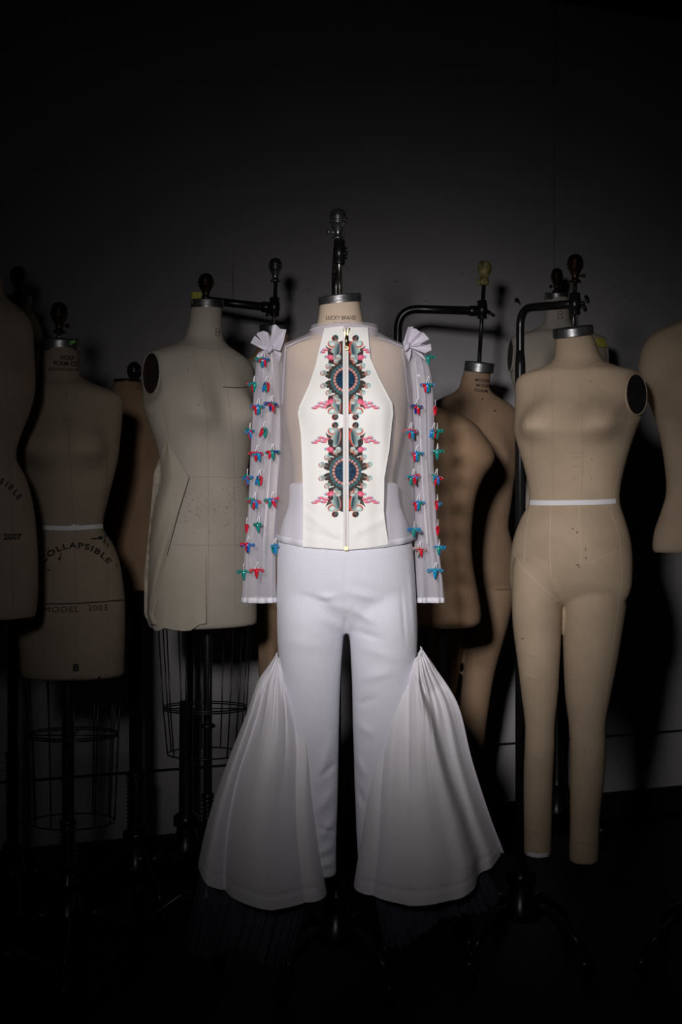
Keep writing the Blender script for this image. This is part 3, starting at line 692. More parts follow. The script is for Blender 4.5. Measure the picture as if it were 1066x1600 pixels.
# soft dents of the cloth
def dent(x0,y0,x1,y1,a,wd):
    dx,dy = x1-x0,y1-y0; t = np.clip(((gx-x0)*dx+(gy-y0)*dy)/(dx*dx+dy*dy),0,1); d = np.hypot(gx-x0-t*dx, gy-y0-t*dy); return a*np.exp(-(d/wd)**2)
Zf = Zf - dent(476,800,525,835,.003,7) - dent(600,812,560,830,.003,7) + dent(480,830,530,845,.0015,5) - dent(474,780,500,800,.002,8) - dent(480,640,478,760,.0025,14) - dent(604,640,596,740,.0025,14) - dent(540,520,541,850,.0018,10)
co = np.zeros((NV, NU, 3)); co[...,0] = (gx-533)/F*Zf; co[...,1] = Zf; co[...,2] = CH + (800-gy)/F*Zf
co -= np.array(jb)
verts = co.reshape(-1,3)
back = co.copy(); back[...,1] += .0016
idx = np.arange(NV*NU).reshape(NV, NU)
quads = np.stack([idx[:-1,:-1], idx[1:,:-1], idx[1:,1:], idx[:-1,1:]], -1).reshape(-1,4)
edge = list(idx[0]) + list(idx[1:,-1]) + list(idx[-1,-2::-1]) + list(idx[-2:0:-1,0])
bvs = back.reshape(-1,3)[edge]; ne = len(edge); nb = NV*NU
sq = np.array([[edge[k], edge[(k+1)%ne], nb+(k+1)%ne, nb+k] for k in range(ne)])
me = bpy.data.meshes.new('front_panel'); allv = np.concatenate([verts, bvs])
allq = np.concatenate([quads, sq]); me.from_pydata(allv.tolist(), [], allq.tolist()); me.update()
me.polygons.foreach_set('use_smooth', [True]*len(allq))
ca = me.color_attributes.new('print', 'FLOAT_COLOR', 'POINT')
cc = np.ones((len(allv), 4)); cc[:nb,:3] = np.clip(colr.reshape(-1,3),0,1); cc[nb:,:3] = (.84,.83,.80)
ca.data.foreach_set('color', cc.reshape(-1).tolist())
mp_ = mat('printed_ivory_cotton', (0.84,0.83,0.80), 0.65, bump=0.2, bscale=500, stretch=(.6,.6,2.5), spec=0.25); N, L = nodes(mp_)
at = N.new('ShaderNodeAttribute'); at.attribute_name = 'print'; L.new(at.outputs['Color'], N['Principled BSDF'].inputs['Base Color'])
me.materials.append(mp_); fp = bpy.data.objects.new('front_panel', me); COL.objects.link(fp); fp.parent = j_
def zf(x, y):
    i = int(np.clip((y-Y0p)/(Y1p-Y0p)*(NV-1), 0, NV-1)); l, r = np.interp(y, *PL), np.interp(y, *PR); j = int(np.clip((x-l)/(r-l)*(NU-1), 0, NU-1)); return Zf[i, j]
# zip: two white tapes, teeth, stop
mb = MB()
zx = lambda y: 540.2 + (y-515)/343*.8
rg = []
for i in range(80):
    y = 514 + (858.5-514)*i/79; Yz = zf(zx(y), y) 
    rg.append([P(zx(y)-4.6, y, Yz-.0002), P(zx(y)-4.3, y, Yz-.0016), P(zx(y)-1.6, y, Yz-.0020), P(zx(y)-1.4, y, Yz-.0008), P(zx(y)+1.4, y, Yz-.0008), P(zx(y)+1.6, y, Yz-.0020), P(zx(y)+4.3, y, Yz-.0016), P(zx(y)+4.6, y, Yz-.0002)])
mb.grid(rg, 0, False)
zp = mb.build('zipper', mat('zip_tape', (.80,.79,.80), .7), j_)
mb = MB(); y = 541.0; k = 0
while y < 855:
    x = zx(y)+(0.55 if k % 2 else -.55); Yz = zf(x, y)-.0024
    mb.box(P(x, y, Yz), .0024, .0014, .0013, Matrix.Rotation((.35 if k % 2 else -.35), 3, 'Y')); y += 1.62; k += 1
mb.build('zipper_teeth', M_teeth, zp)
mb = MB(); Yz = zf(541, 522)-.004
mb.box(P(541, 521, Yz), .0085, .004, .016); mb.tube([P(541,514,Yz-.001), P(541,519,Yz-.006), P(541,526,Yz-.004)], .0018, 8)
mb.tube([P(541.6,524,Yz-.005), P(542,541,Yz-.004)], [.0045,.0052], 4); mb.ring(P(542,544,Yz-.004), .0042, .0014, (0,1,0), 20, 6)
mb.tube([P(535.5,511,Yz+.002), P(538.5,518,Yz+.001)], .0022, 6); mb.tube([P(547,512.5,Yz+.002), P(544,519,Yz+.001)], .0022, 6)
mb.build('zipper_pull', M_gold, zp)
mb = MB(); mb.box(P(541,857,zf(541,856)-.003), .009, .004, .008); mb.build('zipper_stop', M_gold, zp)

# ------------------------------------------------------------------ sleeves
def sleeve(rows, seed, side):
    def post(p, y, u, v):
        e = min(1, max(0, (y-545)/60))
        th = math.atan2(u, v)
        d = .0060*noise.noise(Vector((math.cos(th)*1.6+seed, math.sin(th)*1.6, y*.006))) + .0050*noise.noise(Vector((math.cos(th)*4+seed, math.sin(th)*4, y*.007)))
        p = p.copy(); p.y -= d*v*(.4+e); p.x += d*u*.5
        return p
    mb, rg = loft(rows, YM+.012, 0, nseg=96, sub=8, post=post, caps=(False, False))
    o = mb.build('sleeve', M_org, j_)
    b = MB(); low = rg[-1]; up = [p+Vector((0,0,.0115)) for p in low]
    b.grid([outw(up,.001), outw(low,.0018), outw([p-Vector((0,0,.001)) for p in low],0), outw(up,-.001)], 0)
    b.build('sleeve_cuff', M_orgband, o)
    return o, mb.bvh()
sl, bl = sleeve([(546,412,436,.9,0),(556,403,439,.9,0),(575,400,441,.85,0),(610,397,441,.8,0),(660,394,441,.8,0),(710,391,440,.8,0),(760,389,437,.8,0),(810,387,434,.8,0),(850,384,432,.8,0),(900,381,431,.75,0),(941,379,432,.6,0)], .3, -1)
sr, br = sleeve([(544,634,655,.9,0),(556,637,664,.9,0),(575,638,671,.85,0),(600,638,675,.8,0),(640,637,677,.8,0),(680,637,678,.8,0),(720,640,678,.8,0),(770,643,680,.8,0),(820,646,682,.8,0),(860,649,686,.75,0),(900,651,691,.7,0),(941,653.5,694,.6,0)], 1.9, 1)
# inner seam lines of the sleeves
for o, bvv, pts in ((sl, bl, [(424,548),(428,600),(426,640),(424,700),(418,780),(410,860)]), (sr, br, [(648,560),(653,610),(657,680),(661,760),(668,850)])):
    mb = MB(); strip(mb, bvv, pts, 1.6, 0, 5, .001); mb.build('sleeve_seam', M_org_dense, o)
def fan(sl_, knot, rims, Yk, name='shoulder_ruffle', amp=.006, kn=True):
    for ri, (pts, npl, lift) in enumerate(rims):
        mb = MB(); N = 60; K = 14; rings = []
        for i in range(K+1):
            v = i/K; r = []
            for j in range(N+1):
                t = j/N*(len(pts)-1); k = min(int(t), len(pts)-2); q = t-k
                x = pts[k][0]+(pts[k+1][0]-pts[k][0])*q; y = pts[k][1]+(pts[k+1][1]-pts[k][1])*q
                px = knot[0]+(x-knot[0])*v + 2.2*(1-v)*math.cos(j/N*PI)*-1; py = knot[1]+(y-knot[1])*v
                p = P(px, py, Yk - lift*math.sin(v*PI*.6) + amp*v**.8*math.sin(j/N*PI*2*npl+ri)*1.0 - .004*ri); r.append(p)
            rings.append(r)
        mb.grid(rings, 0, False)
        back = [[p+Vector((0,.0012,0)) for p in r] for r in rings]; mb.grid(back, 0, False)
        mb.build(name, M_org_dense, sl_)
    if kn:
        mb = MB(); mb.tube([P(knot[0]-3,knot[1]+6,Yk-.012), P(knot[0],knot[1],Yk-.016), P(knot[0]+3,knot[1]-6,Yk-.012)], [.004,.007,.004], 10); mb.build('ruffle_knot', M_org_dense, sl_)
YK = YM-.012
fan(sl, (422,545), [([(417,549),(391.5,536),(398,524.5)],.7,.012),([(401,523),(403,519.5),(412,517),(419,519.5),(423,526),(424,540)],1.2,.010),([(423,538),(426,508),(431,507),(438,514),(447.5,515),(443,535),(438,548)],1.4,.016)], YK)
fan(sl, (423,545), [([(419,548),(404,551),(401,556),(404,566)],1,.006),([(437,545),(440,553),(437,566)],1,.006)], YK+.004, kn=False)
fan(sr, (636,542), [([(632,545),(630,535),(633,527),(638,511),(646,510)],1.2,.016),([(645,513),(650,513.5),(656,518),(662,519.5),(671,529.5)],1.3,.012),([(671,530),(660,536),(654,541)],.6,.010),([(655,541),(665,538),(673,537),(674.5,547),(664,552)],1.1,.008)], YK)
fan(sr, (637,543), [([(631,545),(634,555),(639,565),(642,555),(643,545)],1,.006),([(646,543),(660,553),(666,564)],.7,.004)], YK+.002, kn=False)

# ------------------------------------------------------------------ beaded charms
u_ = YM/F
def charm_mesh(key, pieces, wire=True):
    """pieces: (colour, turn, lean, dx, dz, scale); winged pendant with tapered body and two looped arms"""
    mb = MB(); mats = []; 
    for (c, turn, lean, dx, dz, sc) in pieces:
        if BEADS[c] not in mats: mats.append(BEADS[c])
        mi = mats.index(BEADS[c]); m2 = MB()
        m2.tube([(0,0,3.4),(0,0,2.2),(0,0,0),(0,0,-3),(0,0,-6.5),(0,0,-9.5),(0,0,-12)], [1.6,2.8,3.6,3.2,2.5,1.8,.7], 12)
        m2.ring((0,0,3.4), 1.2, .5, (0,1,0), 14, 6)
        for s in (-1,1):
            m2.tube([(s*1.5,0,.8),(s*4.5,-.6,2.0),(s*6.6,-.4,1.6),(s*7.4,0,.8)], [2.2,1.7,1.4,1.1], 8)
            m2.ring((s*8.8,.2,.4), 2.0, 1.0, (.3*s,1,.0), 18, 6, ex=1.25, ey=.9)
        M = Matrix.Translation((dx,0,dz)) @ Matrix.Rotation(math.radians(lean),4,'Y') @ Matrix.Rotation(math.radians(turn),4,'Z') @ Matrix.Scale(sc,4)
        mb.add([(M @ v)*u_ for v in m2.v], m2.f, mi)
    if wire:
        mats.append(M_wire); mi = len(mats)-1
        w = [(-2.2,0,2.6),(-1.0,-.4,6),(.2,-.6,9.5),(1.2,-.2,12.8),(2.2,0,13.6),(2.9,0,12.4),(2.4,-.6,9),(2.2,-.6,5.5),(2.6,0,2.2)]
        mb.tube([Vector(p)*u_ for p in w], .5*u_, 6, mi)
    me = bpy.data.meshes.new('charm'); me.from_pydata([tuple(v) for v in mb.v], [], mb.f); me.polygons.foreach_set('material_index', mb.m); me.polygons.foreach_set('use_smooth', [True]*len(mb.f))
    for m in mats: me.materials.append(m)
    bm = bmesh.new(); bm.from_mesh(me); bmesh.ops.recalc_face_normals(bm, faces=bm.faces); bm.to_mesh(me); bm.free()
    return me
CH_ = {
 'gbr': [('t',10,5,-1,0,1),('r',35,-12,2,-1,.9),('b',-20,0,0,-.5,.95)], 'brr': [('b',5,0,0,0,1),('r',50,8,-2,-1.5,.9),('t',-50,-8,1.5,-1,.85)],
 'bnr': [('n',10,4,-1,.5,.95),('r',55,-8,2,-1,.95),('t',-45,0,-1,0,.8)], 'side': [('b',78,25,-1,0,1),('r',80,-3,2.5,0,.95),('t',85,10,1,-1.5,.9)],
 'sider': [('r',78,30,-1,0,1),('t',80,5,3,-.5,1),('b',85,0,2,.5,.9)], 'red': [('r',0,0,0,0,1)], 'rb': [('r',0,3,-1,0,1),('s',35,-12,3,-1,.95),('b',60,-5,4,-1,.8)],
 'tr': [('t',0,-4,1,0,1),('r',50,12,-2.5,-.5,.85),('n',-30,0,1,0,.9)], 'gr': [('t',20,12,-2,1,.95),('r',0,6,0,-1,1),('b',50,-8,3,-1,.9)], 'tredr': [('r',0,-18,2,0,1),('t',30,5,-3,-1,.95),('b',-20,3,-3,0,.9)],
 'teal': [('t',58,-4,0,0,1.05),('t',120,-4,0,0,1.0)], 'nr': [('n',0,0,0,0,1),('r',12,5,-.6,.6,.97),('b',-12,-3,1,-.4,.95)], 'blue': [('s',60,-6,1,0,1.08),('b',120,-4,0,.2,1.0),('t',90,6,-2,-.5,.85)],
 'sky': [('s',0,0,0,0,1.1)], 'cr': [('c',0,5,-1,.5,1),('r',40,-5,3,-.5,.95),('t',60,0,-1,-2,.8)]}
CM = {}
left = [(411,562,'gbr',0),(397,601,'sider',-60),(416,601,'side',0),(403,636,'brr',0),(424,632,'bnr',0),(391,674,'gr',-70),(412,672,'sider',0),(401,709,'rb',0),(425,707,'tr',0),(405,747,'side',0),(387,746,'gr',-80),
        (397,783,'gr',0),(425,782,'tredr',0),(403,820,'teal',0),(386,822,'red',-75),(387,852,'nr',0),(429,854,'blue',0),(401,892,'red',0),(381,894,'teal',-80)]
right = [(669,559,'teal',50),(668,602,'brr',0),(651,636,'bnr',0),(641,674,'rb',0),(677,674,'side',10),(683,674,'teal',75),(680,638,'red',80),(651,709,'brr',0),(683,706,'teal',60),(645,746,'tredr',30),(681,746,'gr',0),(653,786,'brr',0),(683,786,'rb',70),
         (647,828,'blue',80),(684,825,'red',75),(655,859,'cr',0),(686,856,'blue',70),(680,892,'sky',0)]
for lst, so, bvv in ((left, sl, bl), (right, sr, br)):
    for (px, py, key, turn) in lst:
        if key not in CM: CM[key] = charm_mesh(key, CH_[key])
        o = bpy.data.objects.new('beaded_charm', CM[key]); COL.objects.link(o); o.parent = so
        h = ray(bvv, px, py, .006)
        if h is None:
            # hangs from the side of the sleeve
            cx = 410 if so is sl else 663; k = 1 if px > cx else -1; q = px
            while h is None and abs(q-cx) > 2:
                q -= k*.5; h = ray(bvv, q, py, .002)
            Yh = h.y if h is not None else YM
            h = P(px, py, Yh-.002)
        else: h = P(px, py, h.y-.006)
        if (so is sr and px < 649) or (so is sl and px > 428): h = P(px, py, min(h.y-.02, YM-.045 if so is sr else h.y))
        o.location = h - Vector(so['_w']); o.rotation_euler = (0, 0, math.radians(turn))

# ================================================================== other forms
def seamset(mb, pts_list, mi, wpx=1.0):
    bv = mb.bvh()
    for pts in pts_list: strip(mb, bv, pts, wpx, mi)
# ---- right legged form (J)
YJ = 3.2
base = P(893, 800, YJ); base.z = 0
f = thing('legged_dress_form', 'full-length beige dress form with two legs and white waist tape, hanging at right', 'dress form', base)
rows = [(519,868,923.5,.93,.012),(530,868,930,.92,.008),(556,868,938,.85,.006),(566,860,946,.75,.008),(574,842,964,.60,.010),(583,818,990,.50,.012),(595,811,1003,.46,.012),(620,810,1007,.50,.008),(645,808,1000,.60,0),(672,806,990,.68,-.004),
        (700,813,981,.68,0),(730,822,973,.66,.002),(760,828,967,.66,.004),(786,829,966,.66,.004),(810,817,973,.68,.004),(840,806,981,.68,.004),(870,801,984,.66,.004),(900,800,983,.60,.004),(920,802,980,.50,.004),(938,812,970,.38,.004),(946,830,950,.25,.004)]
mb, _ = loft(rows, YJ, -24, bumps=((-30,668,.040,22,42,22),(34,670,.044,22,42,22)), clampr=[(1,.147,588,652,22)], nseg=80, kmul=1.1)
loft([(862,812,868,.7,.004),(885,802,884,1.0,.004),(935,800,880,1.15,.004),(980,802,878,1.1,.004),(1040,810,875,1.05,.004),(1090,816,872,1.0,.006),(1130,821,868,1.0,.008),(1170,821,868,1.05,.014),(1220,820,866,1.05,.018),(1280,820,864,1.0,.014),(1334,820,862,1.0,.008),(1338,822,860,1.0,.008)], YJ-.02, -20, mb=mb)
loft([(862,892,968,.7,.004),(885,882,981,1.0,.004),(935,879,981,1.12,.004),(980,880,975,1.1,.006),(1040,882,965,1.05,.008),(1090,885,955,1.0,.010),(1130,890,948,1.0,.012),(1170,893,949,1.05,.018),(1220,893,947,1.05,.022),(1280,893,940,1.0,.018),(1344,891,937,1.0,.012),(1348,893,935,1.0,.012)], YJ-.005, -24, mb=mb)
mb = fuse(mb, .0045, 16)
wrinkle(mb, [(822,1020,838,1026,.0015,2),(820,1055,842,1062,.0015,2),(890,1060,902,1062,.0015,2),(888,1100,900,1102,.0015,2),(893,1150,905,1152,.0015,2),(862,942,880,938,.002,2.5),(893,1310,930,1318,.002,3),(824,1295,858,1305,.002,3),(824,1180,860,1186,.001,3)])
bv = mb.bvh()
for pts in ([(862,560),(863,640),(864,720),(865,785)],[(907,600),(910,660),(911,720),(908,785)],[(838,600),(830,660),(832,720),(842,785)]): strip(mb, bv, pts, .9, 1)
for pts in ([(984,652),(976,690),(962,760),(955,800),(968,840),(972,900),(962,980),(950,1060),(942,1140)],[(803,862),(815,885),(835,905),(860,930),(877,940)],[(861,790),(860,850),(861,900)],[(905,792),(908,880)],[(870,960),(872,1100),(873,1140)],[(970,860),(945,868),(920,880)],[(880,960),(876,1060),(872,1130)],[(830,790),(822,830),(820,880)]): strip(mb, bv, pts, 1.0, 2)
strip(mb, bv, [(869,571),(885,578),(910,576),(938,562)], 1.0, 1)
for (px,py,rx,ry) in ((895,826,2,1.6),(902,832,1.8,2.2),(915,858,1,4),(916,872,1,3),(903,883,4,1.2),(905,886,2,1.4),(923,596,1.5,1.2),(925,717,1.2,1.2),(897,748,1.2,1),(924,747,1.1,1),(817,998,2,1.3),(913,1174,1.6,1.2)): blot(mb, bv, px, py, rx*.8, ry*.8, 3)
for py in (706, 714, 728):
    strip(mb, bv, [(893,py+1),(902,py),(909,py+.5)], 1.1, 1)
mb.build('body', [M_linen, M_seamJ, M_seamlt, mat('rust_stain', (.16,.10,.06), .9)], f)
tapeband(f, bv, [(829,785.5),(850,786),(870,786),(900,785.5),(930,785),(950,784),(962,783)], 8)
h = P(992, 619, YJ-.03)
s_, c_ = math.sin(math.radians(-24)), math.cos(math.radians(-24))
hh = ray(bv, 992, 617, .002)
Rj = Vector((c_,s_,0)); Fj = Vector((s_,-c_,0)); d22 = math.radians(22)
hc = P(908,621,YJ) + Rj*.1478 + Fj*.0246
hole(f, hc, .047, .052, Rj*math.cos(d22) + Fj*math.sin(d22), M_holebk, M_linen)
strapmb = MB(); strip(strapmb, bv, [(822,1333),(840,1337),(860,1335)], 6, 0, 3, .001); strapmb.build('ankle_tape', M_tape, f)
plate(f, 895, 511, YJ, 31.5, 14, 0.13, 0.17)
rod(f, 899, 440, 508, YJ, 3.6, 896)
clamp(f, 898.5, 458, 492, YJ, 8.5)
m2 = MB(); c = P(906, 475, YJ-.01); m2.tube([c, P(914,474,YJ-.012)], .0065, 10); m2.ring(P(917.5,467.5,YJ-.014), .009, .0042, (.85,-.4,.4), 24, 8, ex=.7, ey=1.2); m2.ring(P(913.5,481,YJ-.014), .007, .0045, (.85,-.4,.4), 24, 8); m2.build('wing_screw', M_dkmetal, f)
finial(f, 899, 397, 442, YJ, M_copper, 12.5, screw=1)
YP = 3.42
mb = MB(); a = P(893,475,YJ+.015); b = P(813,482,YP); c = Vector((P(814,1000,YP).x, YP, .235))
mb.tube(bend(a, b, c, .055), .0115, 14); pz = P(813,560,YP); mb.tube([Vector((pz.x,YP,P(0,548,YP).z)), Vector((pz.x,YP,P(0,570,YP).z)), Vector((P(814,1000,YP).x,YP,.24))], [.0115,.0150,.0150], 16)
mb.build('gooseneck_arm', M_dkmetal, f)
column(f, P(814,1000,YP).x, YP, .26, .022, rot=45, reach=.22)

# ---- cropped form at far right (L)
YL = 3.35; base = P(1104, 800, YL); base.z = 0
f = thing('dress_form', 'tan armless dress form cut off by the right edge of the picture', 'dress form', base)
rows = [(440,1085,1135,.95,0),(480,1083,1137,.9,0),(497,1070,1148,.8,0),(508,1048,1165,.62,.0),(522,1020,1190,.52,.01),(545,1005,1205,.55,.01),(575,1000,1210,.6,.01),(605,1004,1206,.62,0),(635,1018,1192,.62,0),(680,1032,1178,.62,0),(730,1040,1170,.62,0),(770,1042,1170,.62,0),(800,1034,1178,.62,0),(830,1024,1188,.62,0),(855,1021,1190,.6,0),(863,1024,1186,.56,0)]
mb, _ = loft(rows, YL, 0, bumps=((-30,640,.035,24,40,30),(30,640,.035,24,40,30)), kmul=1.15)
mb.build('torso', M_linen, f)
plate(f, 1110, 437, YL, 25, 12); finial(f, 1110, 385, 430, YL, M_brassdk, 11); column(f, base.x, YL, P(0,860,YL).z, .016, ridges=(.3,.5))

# ---- size 8 form behind right (K)
YK2 = 4.55; base = P(873, 800, YK2); base.z = 0
f = thing('dress_form', 'pale dress form marked 8 by the wall, behind the hanging legged form at right', 'dress form', base)
rows = [(466,853,889,.95,0),(490,852,890,.9,0),(505,848,894,.85,0),(516,832,910,.65,.006),(524,806,938,.5,.01),(533,793,952,.44,.01),(552,791,956,.46,.008),(585,797,950,.55,0),(620,808,942,.62,0),(660,816,936,.62,0),(710,826,926,.62,0),(760,820,932,.62,0),(820,806,944,.62,0),(880,800,950,.6,0),(900,803,947,.56,0)]
mb, _ = loft(rows, YK2, 0, bumps=((-30,625,.02,24,36,26),(30,625,.02,24,36,26)), clampr=[(1,.176,528,590),(-1,.176,528,590)])
bv = mb.bvh(); text(mb, bv, '8', 875.5, 492, 14, 1, bold=-.025, fit=9)
seamset(mb, [[(871,505),(871,640),(872,760)]], 2, .8)
mb.build('torso', [M_linenPale, M_ink2, M_seam], f)
for k, px, nx in ((-1,796,-1),(1,948,1)):
    hole(f, P(533,553,YK2)*1.0 if False else Vector((base.x+k*.1785, YK2-.005, P(0,555,YK2).z)), .043, .060, (nx,-.10,.05), M_hole, M_linenPale)
plate(f, 870, 457, YK2, 18.5, 11); finial(f, 870.5, 419, 457, YK2, M_brassdk, 9.5, screw=-1); column(f, base.x, YK2+.03, P(0,890,YK2).z, .016)
mb = MB(); c = []
for (x, y, dy) in ((931,529,-.09),(941,529,-.09),(949,543,-.088),(934,543,-.092)): c.append(P(x, y, YK2+dy+.02))
# sticky note laid on the shoulder
q = [ray(bv, x, y, .0015) for (x, y) in ((930,529),(940.5,529.5),(944,543),(933,543))]
q = [a_ if a_ is not None else c[i] for i, a_ in enumerate(q)]
q2 = [p + Vector((0,-.004,0)) for p in q]; q2[2] += Vector((.012,-.01,0)); q2[1] += Vector((.004,-.006,0))
mb.add(q2 + [p+Vector((0,.0006,0)) for p in q2], [[0,1,2,3],[7,6,5,4],[0,4,5,1],[1,5,6,2],[2,6,7,3],[3,7,4,0]], 0, False)
tag(mb.build('sticky_note', M_yellow, None, q2[0]), 'yellow sticky note on the shoulder of the pale form marked 8', 'note')

# ---- legged form with taped knob (G)
YG = 4.1; base = P(745, 800, YG); base.z = 0
f = thing('legged_dress_form', 'brown legged dress form under a tape-wrapped knob, between the sleeve and tall pole', 'dress form', base)
rows = [(577,726,768.5,.93,.012),(590,722,767,.92,.008),(606,717,766,.88,.006),(614,707,772,.75,.008),(622,690,785,.58,.01),(632,674,802,.48,.012),(648,668,812,.46,.01),(680,670,814,.52,.006),(715,676,812,.62,0),(745,682,806,.64,0),(790,690,800,.62,.002),(822,692,796,.62,.004),(850,684,802,.64,.004),(890,674,808,.64,.004),(920,672,805,.55,.004),(945,676,798,.42,.004),(960,690,785,.3,.004)]
mb, _ = loft(rows, YG, 12, bumps=((-30,712,.024,24,36,24),(30,712,.024,24,36,24)))
loft([(920,672,738,1.1,.004),(980,672,730,1.1,.004),(1050,670,718,1.0,.006),(1110,670,710,1.0,.01),(1160,668,708,1.0,.014),(1220,668,704,1,.012),(1262,668,702,1,.008)], YG, 5, mb=mb)
loft([(920,738,806,1.1,.004),(980,732,793,1.1,.004),(1050,724,774,1.0,.006),(1110,718,764,1.0,.01),(1160,716,758,1.0,.014),(1220,716,752,1,.012),(1262,716,750,1,.008)], YG, 12, mb=mb)
mb = fuse(mb, .006, 6); bv = mb.bvh()
text(mb, bv, 'MODEL', 754, 594.5, 4.6, 1, rot=5, fit=23, bold=.02)
text(mb, bv, 'MODEL', 755, 602.5, 4.6, 1, rot=5, fit=22, bold=.02)
text(mb, bv, 'FORM', 752, 610.5, 4.6, 1, rot=5, fit=20, bold=.02)
for (px,py,rx,ry) in ((695,639,2.2,.8),(773,642,2.2,1),(754,624,1.2,1.2)): blot(mb, bv, px, py, rx, ry, 1)
seamset(mb, [[(760,628),(762,700),(764,780),(765,830)]], 2, .8)
mb.build('body', [M_tan2, M_ink, M_seam], f)
plate(f, 750, 566, YG, 23.5, 15, -0.10, 0.16)
rod(f, 756.5, 440, 566, YG, 3.2, 749, M_dkmetal)
clamp(f, 753.5, 470, 498, YG, 7.6)
m2 = MB(); m2.tube([P(759,486,YG-.01), P(766,489,YG-.02), P(773,494,YG-.025)], [.008,.006,.005], 10); m2.build('clamp_lever', M_dkmetal, f)
# knob wrapped in torn tape: lumpy
mb = MB(); s = YG/F; prof = [(.35,0),(.8,.04),(.75,.15),(.6,.25),(.7,.4),(.95,.55),(1.05,.68),(1.0,.82),(.85,.93),(.5,1.0),(.02,1.01)]
mb.lathe(P(757,446,YG), [(r*10*s, z*38*s) for r, z in prof], n=32)
for v in mb.v:
    q = noise.noise(v*55)*.006 + noise.noise(v*140)*.0025; d = Vector((v.x-P(757,446,YG).x, v.y-YG, 0)); v += d.normalized()*q if d.length > 1e-4 else Vector()
mb.tube([P(750,444,YG-.01), P(746,438,YG-.015), P(745,433,YG-.012)], [.006,.005,.001], 6); mb.build('taped_finial', M_mask, f)
YGp = 4.16; mb = MB(); mb.tube(bend(P(748,486,YG+.01), P(622,482,YGp), Vector((P(618,700,YGp).x, YGp, .235)), .075), .0145, 14); mb.lathe(P(748,486,YG+.01), [(.0001,0),(.018,0),(.018,.03),(.0145,.034),(.0001,.034)], (-1,0,0.02), 16)
mb.build('gooseneck_arm', M_dkmetal, f); column(f, P(618,700,YGp).x, YGp, .26, .02, rot=45)

# ---- half torso in profile (H)
YH = 3.62; base = P(700, 800, YH); base.z = 0
f = thing('dress_form', 'brown bust form in profile facing right, beside the outfit\'s right sleeve', 'dress form', base)
rows = [(585,640,670,.95,.0),(605,638,670,.95,0),(622,634,673,1.0,0),(634,630,680,1.1,0),(643,628,702,1.3,0),(652,627,724,1.4,0),(664,626,742,1.3,0),(680,626,756,1.15,0),(698,628,768,1.05,0),(714,630,773,1.0,0),(728,632,769,1.02,0),(745,634,757,1.1,0),(770,637,746,1.2,0),(800,640,740,1.25,0),(840,642,737,1.3,0),(880,640,739,1.35,0),(920,634,746,1.35,0),(950,632,751,1.3,0),(968,633,751,1.3,0),(976,638,746,1.25,0)]
mb, _ = loft(rows, YH, 0, power=2.2)
bv = mb.bvh()
seamset(mb, [[(735,665),(738,740),(728,800),(726,880),(735,965)],[(690,660),(694,760),(700,860),(700,965)]], 1, .7)
mb.build('torso', [M_tan, M_seam], f)
plate(f, 655, 583, YH, 15.5, 10); finial(f, 655, 548, 580, YH, M_brassdk, 8); column(f, P(690,800,YH).x, YH, P(0,970,YH).z, .016, ridges=(.3,.5))

# ---- form E behind the left sleeve
YE = 3.98; base = P(440, 800, YE); base.z = 0
f = thing('legged_dress_form', 'brown dress form mostly hidden behind the outfit\'s left sleeve, under a grey knob', 'dress form', base)
rows = [(518,407,452,.93,.012),(530,403,453,.92,.008),(548,399,456,.85,.006),(560,386,470,.68,.008),(572,370,488,.52,.01),(588,362,500,.46,.01),(610,362,502,.5,.006),(650,366,498,.62,0),(700,374,490,.62,0),(760,382,482,.62,0),(800,374,490,.62,0),(860,366,500,.64,.004),(900,366,500,.62,.004),(935,368,498,.5,.004),(950,380,486,.35,.004)]
mb, _ = loft(rows, YE, -10, bumps=((-30,660,.024,24,36,24),(30,660,.024,24,36,24)))
loft([(900,400,438,1.1,.004),(960,401,436,1.1,.004),(1020,403,434,1.0,.006),(1080,405,430,1.0,.01),(1160,406,430,1.0,.014),(1230,407,428,1,.012)], YE, 0, mb=mb)
loft([(900,436,500,1.1,.004),(960,438,496,1.1,.004),(1020,440,488,1.0,.006),(1080,444,480,1.0,.01),(1160,446,480,1.0,.014),(1230,448,474,1,.012)], YE, 0, mb=mb)
mb = fuse(mb, .006, 6); mb.build('body', M_tan2, f)
mb = MB(); mb.lathe(P(404,577,YE-.115), [(.0001,-.01),(.030,-.01),(.036,0),(.034,.008),(.02,.014),(.0001,.016)], (-.5,-.8,.15), 28)
for v in mb.v: v += Vector((1,1,1))*noise.noise(v*60)*.005
mb.build('shoulder_cap', M_plastic, f)
plate(f, 430, 507, YE, 25, 14, 0.0, 0.17)
rod(f, 431, 440, 508, YE, 3.2, 428, M_rod); clamp(f, 429, 465, 494, YE, 7.6)
m2 = MB(); m2.tube([P(423,482,YE-.01), P(418,490,YE-.02), P(417,494,YE-.022)], [.008,.006,.005], 10); m2.build('clamp_lever', M_dkmetal, f)
finial(f, 430.5, 403, 441, YE, M_silver, 10.5)
YEp = 4.06; mb = MB(); mb.tube(bend(P(425,481,YE+.01), P(303,467,YEp), Vector((P(294,1000,YEp).x, YEp, .235)), .06), .0135, 14); mb.lathe(P(426,481,YE+.01), [(.0001,0),(.018,0),(.018,.035),(.0135,.038),(.0001,.038)], (-1,0,0.1), 16)
mb.build('gooseneck_arm', M_dkmetal, f); column(f, P(291,1000,YEp).x, YEp, .62, .0225, ridges=None, rot=45)

